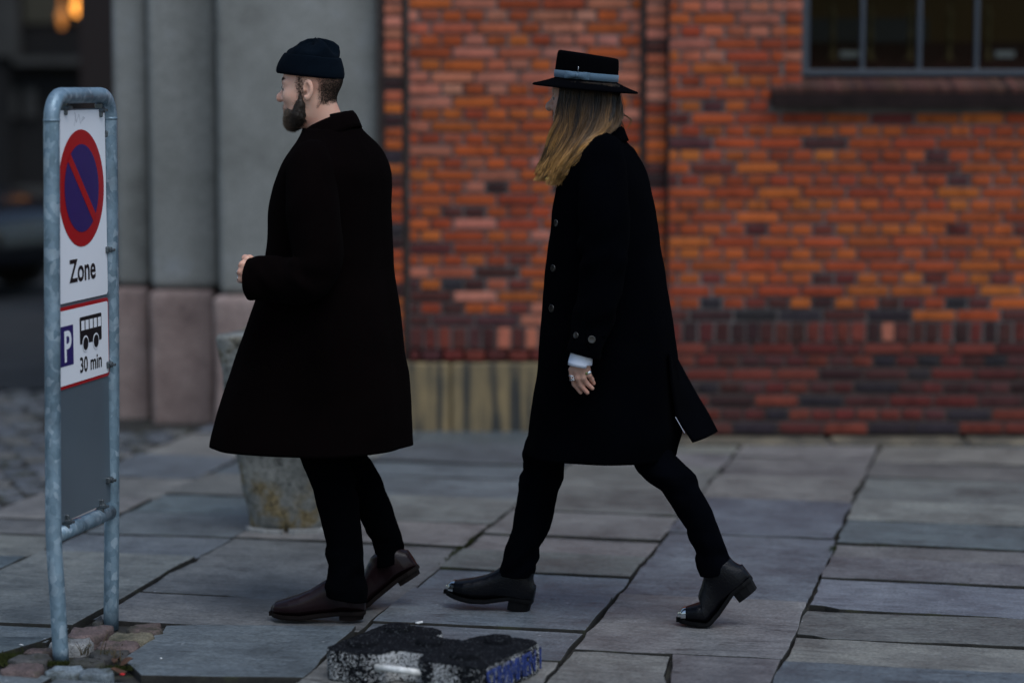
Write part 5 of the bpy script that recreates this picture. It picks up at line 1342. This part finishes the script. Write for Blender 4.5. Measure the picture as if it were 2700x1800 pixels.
# pale lining edge showing in the vent
V, F = rings_mesh(tube([A(1781, 1099, 7.49), A(1793, 1120, 7.49), A(1805, 1141, 7.49)], [.0011] * 3, 6), True, True); mesh('vent_piping', V, F, simple('pale_piping', (.35, .36, .42), .7), coat2)
sl2 = [A(1600, 385, 7.56), A(1586, 425, 7.50), A(1592, 560, 7.44), A(1594, 690, 7.415), A(1568, 820, 7.395), A(1537, 936, 7.385)]
so, SV2, SF2 = sleeve('sleeve', sl2, [.05, .076, .080, .072, .062, .052], COAT2, coat2, (0, 0, 0), seed=14, el=.55)
sleeve('sleeve', [A(1620, 395, 7.78), A(1630, 440, 7.82), A(1640, 560, 7.84), A(1655, 690, 7.85), A(1645, 820, 7.83), A(1620, 925, 7.80)], [.05, .074, .076, .066, .058, .050], COAT2, coat2, (0, 0, 0), seed=21, el=.55)
nk2 = A(1576, 345, 7.66)
collar('collar', COAT2, coat2, (0, 0, 0), np.array([nk2[0], nk2[1], 0]), frame(R(14)), .068, .064, .092, .100, A(1540, 376, 7.6)[2], A(1622, 338, 7.66)[2], .07, .040, gap=.6)
bvh = BVHTree.FromPolygons([Vector(v) for v in CV2] + [Vector(v) for v in SV2], [tuple(map(int, f)) for f in CF2] + [tuple(int(i) + len(CV2) for i in f) for f in SF2])
def button(u, v, r, tilt=1.0):
    d = Vector(ray(u, v)).normalized(); h = bvh.ray_cast(Vector(EYE), d)
    if h[0] is None: h = (Vector(A(u + 5, v, 7.6)), -d, 0, 0)
    n = h[1] if h[1].dot(d) < 0 else -h[1]; c = np.array(h[0]); ax = np.array(n)
    prof = [(.0, r), (.0028, r), (.0034, r * .85), (.0022, r * .6), (.0022, .0005)]; a = np.cross(ax, [0, 0, 1.]); a /= np.linalg.norm(a); b = np.cross(ax, a); t = np.linspace(0, 2 * math.pi, 18, endpoint=False)
    V, F = rings_mesh([c + ax * z + np.outer(np.cos(t) * q, a) + np.outer(np.sin(t) * q, b) for z, q in prof], False, True); mesh('button', V, F, BTN, coat2, True)
for u, v, r in ((1467, 588, .011), (1459, 707, .0115), (1455, 813, .0125), (1519, 884, .010), (1560, 895, .012)): button(u, v, r)
# cuff strap
st_pts = []
for u, v in ((1546, 874), (1594, 883), (1590, 918), (1553, 914), (1545, 900)):
    d = Vector(ray(u, v)).normalized(); h = bvh.ray_cast(Vector(EYE), d); st_pts.append(np.array(h[0]) - np.array(d) * .003 if h[0] else A(u, v, 7.38))
o = mesh('cuff_strap', st_pts, [(0, 1, 2, 3, 4)], COAT2, coat2); o.modifiers.new('t', 'SOLIDIFY').thickness = .004
# white shirt cuff
def H2(x, y, dy=0.): return A(1480 + x / 10.45, 900 + y / 10.45, 7.385 + dy)
cc_ = [H2(570, 330), H2(540, 480), H2(520, 600), H2(505, 690)]; R_ = tube(cc_, [(.0335, .036), (.036, .036), (.0372, .036), (.0365, .035)], 30)
th_ = np.linspace(0, 2 * math.pi, 30, endpoint=False)
for k in (2, 3): R_[k][:, 2] += .010 * (R_[k][:, 0] > cc_[k][0] + .022) * (k == 3)
R_ += [cc_[3] + (R_[3] - cc_[3]) * .93 + [0, 0, .002], cc_[2] + (R_[2] - cc_[2]) * .9]
V, F = rings_mesh(R_); o = mesh('shirt_cuff', V, F, SHIRT, p2, True); o.location = o2
# skin
th2 = R(13); M2 = frame(th2); hc2 = A(1540, 266, 7.66)
xa_, xb_ = A(1440, 300, 7.6)[0], A(1580, 900, 7.4)[0]
fd = Field(axis([(A(1370, 700, Y2)[0], xa_, .012), (xa_, A(1650, 300, 7.66)[0], .0028), (A(1650, 300, 7.66)[0], A(1960, 700, Y2)[0], .012)]),
           axis([(7.33, 7.43, .0026), (7.43, 7.55, .008), (7.55, 7.77, .0028), (7.77, 8.0, .012)]),
           axis([(-.01, .70, .014), (.70, .92, .0026), (.92, 1.34, .012), (1.34, 1.80, .0028), (1.80, 1.84, .01)]))
nb = A(1578, 382, 7.67); head_field(fd, hc2, M2, nb, nose=1.06, rn=.046)
fd.chain([nb, A(1600, 470, 7.66), A(1606, 700, 7.65), A(1590, 1000, 7.64)], [.045, .095, .10, .12], .04)
wr = H2(540, 540); fd.chain([A(1590, 420, 7.54), A(1592, 560, 7.46), A(1594, 690, 7.425), A(1568, 820, 7.40), wr], [.05, .042, .040, .034, .026], .02)
fd.chain([A(1630, 430, 7.81), A(1640, 560, 7.84), A(1655, 690, 7.84), A(1645, 820, 7.83), A(1617, 950, 7.80)], [.05, .042, .04, .034, .027], .02)
wf_ = A(1617, 950, 7.80)
for i in range(4): k = wf_ + np.array([-.012 + .012 * i, -.004, -.07]); fd.cone(wf_, k, .02, .0105, .012); fd.chain([k, k + [-.004, -.006, -.035], k + [.008, -.010, -.062]], [.0095, .0085, .0075], .004)
fd.chain([wf_, wf_ + [-.03, -.01, -.04], wf_ + [-.032, -.012, -.075]], [.014, .011, .009], .006)
for rr, ft in ((ra, A(1330, 1570, 7.71)), (rb, A(1900, 1570, 7.505))):
    cs_ = [A(1590, 1000, 7.64)] + [r.mean(0) for r in rr[::11]]; fd.chain(cs_, [.07] + [max(.022, np.ptp(r[:, 0]) / 2 * .55) for r in rr[::11]], .02); fd.cone(cs_[-1], ft, .026, .018, .01)
FG = [([(300, 780), (300, 960), (365, 1180), (535, 1400)], [.0105, .0088, .0080, .0066], .004), ([(425, 800), (450, 1000), (520, 1190), (715, 1405)], [.0112, .0092, .0084, .0068], -.006),
      ([(575, 800), (605, 1000), (690, 1140), (855, 1290)], [.0105, .0086, .0080, .0064], -.006), ([(715, 800), (765, 930), (835, 1040), (895, 1155)], [.0098, .0080, .0073, .0060], .002)]
for pts_, rad_, dy in FG:
    P_ = [H2(x, y, dy + .006 * i * (i > 1)) for i, (x, y) in enumerate(pts_)]; fd.cone(wr, P_[0], .024, rad_[0] + .001, .012); fd.chain(P_, rad_, .0035)
fd.chain([H2(420, 640, .02), H2(330, 800, .030), H2(320, 1000, .036), H2(380, 1120, .038)], [.015, .012, .0095, .0075], .006)
V, F = fd.surface(); body2 = mesh('body', V, F, SKIN2, p2, True); body2.location = o2
eyes(body2, hc2, M2)
def fring(i, t, w, r, mat=SILV, name='finger_ring'):
    a, b = FG[i][0][0], FG[i][0][1]; dy = FG[i][2]; pa, pb = H2(*a, dy), H2(*b, dy); return ring_band(body2, pa + (pb - pa) * t, pb - pa, r, w, mat, name), pa + (pb - pa) * t
fring(0, .90, .002, .0105); 
P_ = [H2(x, y, .004) for x, y in ((300, 960), (365, 1180))]; ring_band(body2, P_[0] * .6 + P_[1] * .4, P_[1] - P_[0], .0100, .002, SILV)
for sx_ in (-1, 1):
    a = H2(305 + sx_ * 45, 975, -.010); b = H2(325 - sx_ * 10, 1085, -.011); V, F = rings_mesh(tube([a, (a + b) / 2, b], [.0013] * 3, 8), True, True); mesh('finger_ring', V, F, SILV, body2, True)
_, gc = fring(3, .45, .0045, .0104)
bm = bmesh.new(); bmesh.ops.create_uvsphere(bm, u_segments=14, v_segments=8, radius=1.)
g_ = H2(688, 872, -.010)
for v in bm.verts: v.co = Vector((g_[0] + v.co.x * .0052, g_[1] + v.co.y * .004, g_[2] + v.co.z * .0056))
from_bm('ring_stone', bm, STONE, body2, True)
# ---- hat
ho = A(1350 + 493 / 2.53, 80 + 338 / 2.53, 7.665); tl = R(5.2)
Fh = M2[0] * math.cos(tl) + np.array([0, 0, math.sin(tl)]); Lh = M2[1]; Uh = np.cross(Fh, Lh)
def revolve(prof, n=72): 
    t = np.linspace(0, 2 * math.pi, n, endpoint=False); out = []
    for q in prof:
        z, a, b = q[:3]; sl_ = q[3] if len(q) > 3 else 0
        out.append(ho + np.outer(np.cos(t) * a, Fh) + np.outer(np.sin(t) * b, Lh) + np.outer(z + sl_ * np.cos(t), Uh))
    return out
crown = [(-.012, .098, .083), (.004, .100, .085), (.03, .1005, .086), (.055, .0995, .0855), (.074, .098, .084, .004), (.0815, .0955, .0815, .006), (.0835, .090, .076, .006), (.081, .080, .067, .006), (.079, .05, .04, .005), (.0785, .004, .004, 0)]
V, F = rings_mesh(revolve(crown), False, True); hat = mesh('hat', V, F, FELT, p2, True); hat.location = o2
br = [(.004, .098, .083), (.001, .104, .090), (-.006, .122, .112), (-.014, .145, .136), (-.0195, .164, .156), (-.0225, .1675, .1595), (-.0255, .1675, .1595), (-.0265, .164, .156), (-.022, .145, .136), (-.014, .122, .112), (-.010, .104, .090), (-.012, .096, .081)]
V, F = rings_mesh(revolve(br)); mesh('brim', V, F, FELT, hat, True)
V, F = rings_mesh(revolve([(.004, .1005, .0855), (.005, .1025, .0875), (.0255, .1030, .0883), (.027, .1010, .0863)])); mesh('ribbon_band', V, F, RIB, hat, True)
# bow on the near side
bc_ = ho + Lh * .0885 + Fh * .012 + Uh * .0155
for s in (-1, 1):
    rows = []
    for i in range(9):
        f = i / 8; x = s * f * .040; hgt = .0048 + .0072 * min(1, f * 1.8) ** .8; puff = .0055 * math.sin(math.pi * min(1, f * 1.15)) + .001
        rows.append(np.array([bc_ + Fh * x + Uh * (hgt * k) + Lh * (puff * (1 - k * k) + .0015 - .10 * x * x * 20 * .05) for k in np.linspace(-1, 1, 9)]))
    V, F = rings_mesh(rows, closed=False); q = mesh('ribbon_bow', V, F, RIB, hat, True); q.modifiers.new('t', 'SOLIDIFY').thickness = .0012
V, F = rings_mesh(tube([bc_ + Uh * .007 + Lh * .003, bc_ + Lh * .0065, bc_ - Uh * .007 + Lh * .003], [(.0042, .003)] * 3, 12), True, True); mesh('bow_knot', V, F, RIB, hat, True)
pc = ho + Lh * .088 + Fh * .010 + Uh * .041
V, F = rings_mesh(tube([pc - Uh * .022 - Lh * .001, pc - Uh * .008, pc], [.0006, .0006, .0007], 6), True, True); V2_, F2_ = V, F
bm = bmesh.new(); bmesh.ops.create_uvsphere(bm, u_segments=10, v_segments=8, radius=.0024)
for v in bm.verts: v.co += Vector(pc)
pin = from_bm('hat_pin', bm, SILV, hat, True)
mesh('pin_shaft', V2_, F2_, SILV, hat, True)
# ---- long hair: dark base cap, then strands
hf = Field(np.arange(hc2[0] - .12, hc2[0] + .14, .004), np.arange(hc2[1] - .12, hc2[1] + .12, .004), np.arange(hc2[2] - .20, hc2[2] + .12, .004))
W2 = lambda x, y, z: hc2 + np.array([x, y, z]) @ M2
hf.ell(W2(-.006, 0, .016), (.090, .074, .068), M2, .01)
for s in (-1, 1): hf.chain([W2(.028, s * .070, .03), W2(.030, s * .072, -.05), W2(.045, s * .070, -.13)], [.018, .017, .012], .02)
hf.chain([W2(-.055, 0, 0.), W2(-.062, 0, -.07), W2(-.050, 0, -.12)], [.055, .050, .035], .03)
for s in (-1, 1): hf.chain([W2(-.04, s * .045, .0), W2(-.035, s * .05, -.09)], [.045, .032], .03)
V, F = hf.surface(); C = np.ones((len(V), 4)); C[:, :3] = (.022, .0125, .006); hair = mesh('long_hair', V, F, HAIR, p2, True, C); hair.location = o2
def C6(x, y, Y): return A(1350 + x / 2.53, 80 + y / 2.53, Y)
GD = [[(345, 352, 7.590), (328, 480, 7.582), (302, 610, 7.572), (242, 770, 7.562), (196, 920, 7.556), (152, 1002, 7.556)],
      [(360, 352, 7.578), (335, 500, 7.570), (318, 650, 7.560), (262, 800, 7.548), (222, 930, 7.540), (196, 1005, 7.540)],
      [(420, 350, 7.568), (398, 520, 7.560), (372, 690, 7.545), (306, 850, 7.530), (270, 960, 7.524), (262, 1034, 7.524)],
      [(500, 352, 7.562), (478, 540, 7.552), (440, 690, 7.535), (372, 840, 7.512), (316, 960, 7.508), (292, 1040, 7.510)],
      [(580, 358, 7.565), (570, 540, 7.552), (525, 670, 7.525), (450, 800, 7.485), (375, 920, 7.480), (322, 1010, 7.488)],
      [(650, 362, 7.575), (655, 530, 7.562), (620, 640, 7.535), (545, 730, 7.488), (470, 820, 7.468), (395, 910, 7.472)],
      [(700, 368, 7.60), (722, 520, 7.592), (705, 610, 7.58), (655, 665, 7.565), (610, 700, 7.55), (575, 735, 7.54)]]
GD = np.array([[C6(*p) for p in g] for g in GD]); m = 15
GS = np.array([spline(g, m) for g in GD])
def guide(s):
    s = np.clip(s, 0, len(GS) - 1.001); i = int(s); f = s - i; return GS[i] * (1 - f) + GS[i + 1] * f
curves, tone = [], []; tt = np.linspace(0, 1, m)
for c in range(150):
    s = 6.0 * rng.random() ** 1.12; g = guide(s); lay_ = rng.uniform(-.006, .014); ph = rng.uniform(0, 6.28); am = rng.uniform(.004, .013); br_ = float(np.clip(rng.normal(1, .6), .22, 2.6)); end = rng.uniform(.78, 1.0)
    for k in range(34):
        off_ = rng.normal(size=3) * np.array([.0048, .0030, .0020]); q = np.interp(tt * end, tt, np.arange(m)); i = np.floor(q).astype(int).clip(0, m - 2); f = (q - i)[:, None]; P = g[i] * (1 - f) + g[i + 1] * f
        P = P + off_ * (1 - .35 * tt[:, None]) * (.55 + .45 * tt[:, None] + .25); P[:, 1] += lay_ * np.sin(math.pi * np.clip(tt * .9 + .1, 0, 1)) - .002
        P[:, 0] += am * np.sin(tt * 11 + ph) * (.25 + .75 * tt) + rng.normal() * .0012 * tt ** 2 * 3; P[:, 1] += am * .8 * np.cos(tt * 10 + ph) * tt
        P[:, 2] += rng.normal() * .003 * tt; curves.append(P); tone.append(br_ * rng.uniform(.7, 1.35) * (1.0 if s < 5 else .6))
curves = np.array(curves); tone = np.array(tone)
def hcol(n, t):
    a = np.array([.020, .0105, .0045]); b = np.array([.115, .058, .018]); c = np.array([.40, .215, .066])
    f1 = np.clip((t - .12) / .42, 0, 1)[None, :, None]; f2 = np.clip((t - .50) / .5, 0, 1)[None, :, None]
    col = (a * (1 - f1) + b * f1) * (1 - f2) + c * f2; return np.clip(col * tone[:, None, None], 0, .8)
curve_strands('hair_strands', curves, .00072, hcol, hair)
# far side and loose curls
cur, tone = [], []
for k in range(900):
    s = rng.random(); a = W2(.058 - .14 * s, -.082 + .02 * s, .03); b = W2(.060 - .13 * s, -.088, -.07); c = W2(.085 - .10 * s, -.085, -.16); d = W2(.105 - .11 * s, -.075, -.24)
    P = spline([a, b, c, d], m) + rng.normal(size=3) * .004; cur.append(P); tone.append(rng.uniform(.5, 1.5))
tone = np.array(tone); curve_strands('hair_strands', np.array(cur), .00072, hcol, hair)
cur, tone = [], []
for pts_ in ([(700, 480), (740, 555), (790, 590), (792, 620), (770, 655)], [(700, 560), (735, 620), (745, 660), (715, 690)], [(690, 600), (700, 650), (720, 675), (700, 700)], [(600, 640), (590, 660), (605, 672)], [(705, 500), (730, 560), (765, 575), (795, 600)], [(715, 470), (728, 520), (740, 560), (720, 620)]):
    for k in range(9): cur.append(spline([C6(x + rng.normal() * 3, y + rng.normal() * 3, 7.66) for x, y in pts_], m)); tone.append(rng.uniform(.7, 1.4))
tone = np.array(tone); curve_strands('loose_curls', np.array(cur), .0005, lambda n, t: hcol(n, t * .55 + .1), hair)
# stubble moustache
n3 = 500; rt = np.array([W2(.0945 + rng.normal() * .001, rng.normal() * .013, -.040 + rng.normal() * .005) for _ in range(n3)])
strands('moustache', rt, np.tile(M2[0] + np.array([0, 0, -1.]), (n3, 1)) + rng.normal(size=(n3, 3)) * .3, rng.uniform(.002, .005, n3), .0005, np.array([[.05, .03, .016]]) * rng.uniform(.5, 1.5, (n3, 1)), body2)
# ---- boots
hx2 = A(1150 + 655 / 2.6133, 1618, 7.71)
boot('boot', p2, o2, (float(hx2[0]) - .034, 7.71, .004), CROC, SOLEB, L=.285, heel=.042, pitch=9, yaw=R(10), shaft=.135, sr=(.047, .041), cap=.030, toe=.82)
bl = G(1150 + 1850 / 2.6133, 1659)
boot('boot', p2, o2, (float(A(1150 + 1870 / 2.6133, 1655, 7.505)[0]), 7.505, .004), CROC, SOLEB, L=.290, heel=.042, bend=38, yaw=R(4), shaft=.128, sr=(.043, .038), cap=.028, toe=.82)
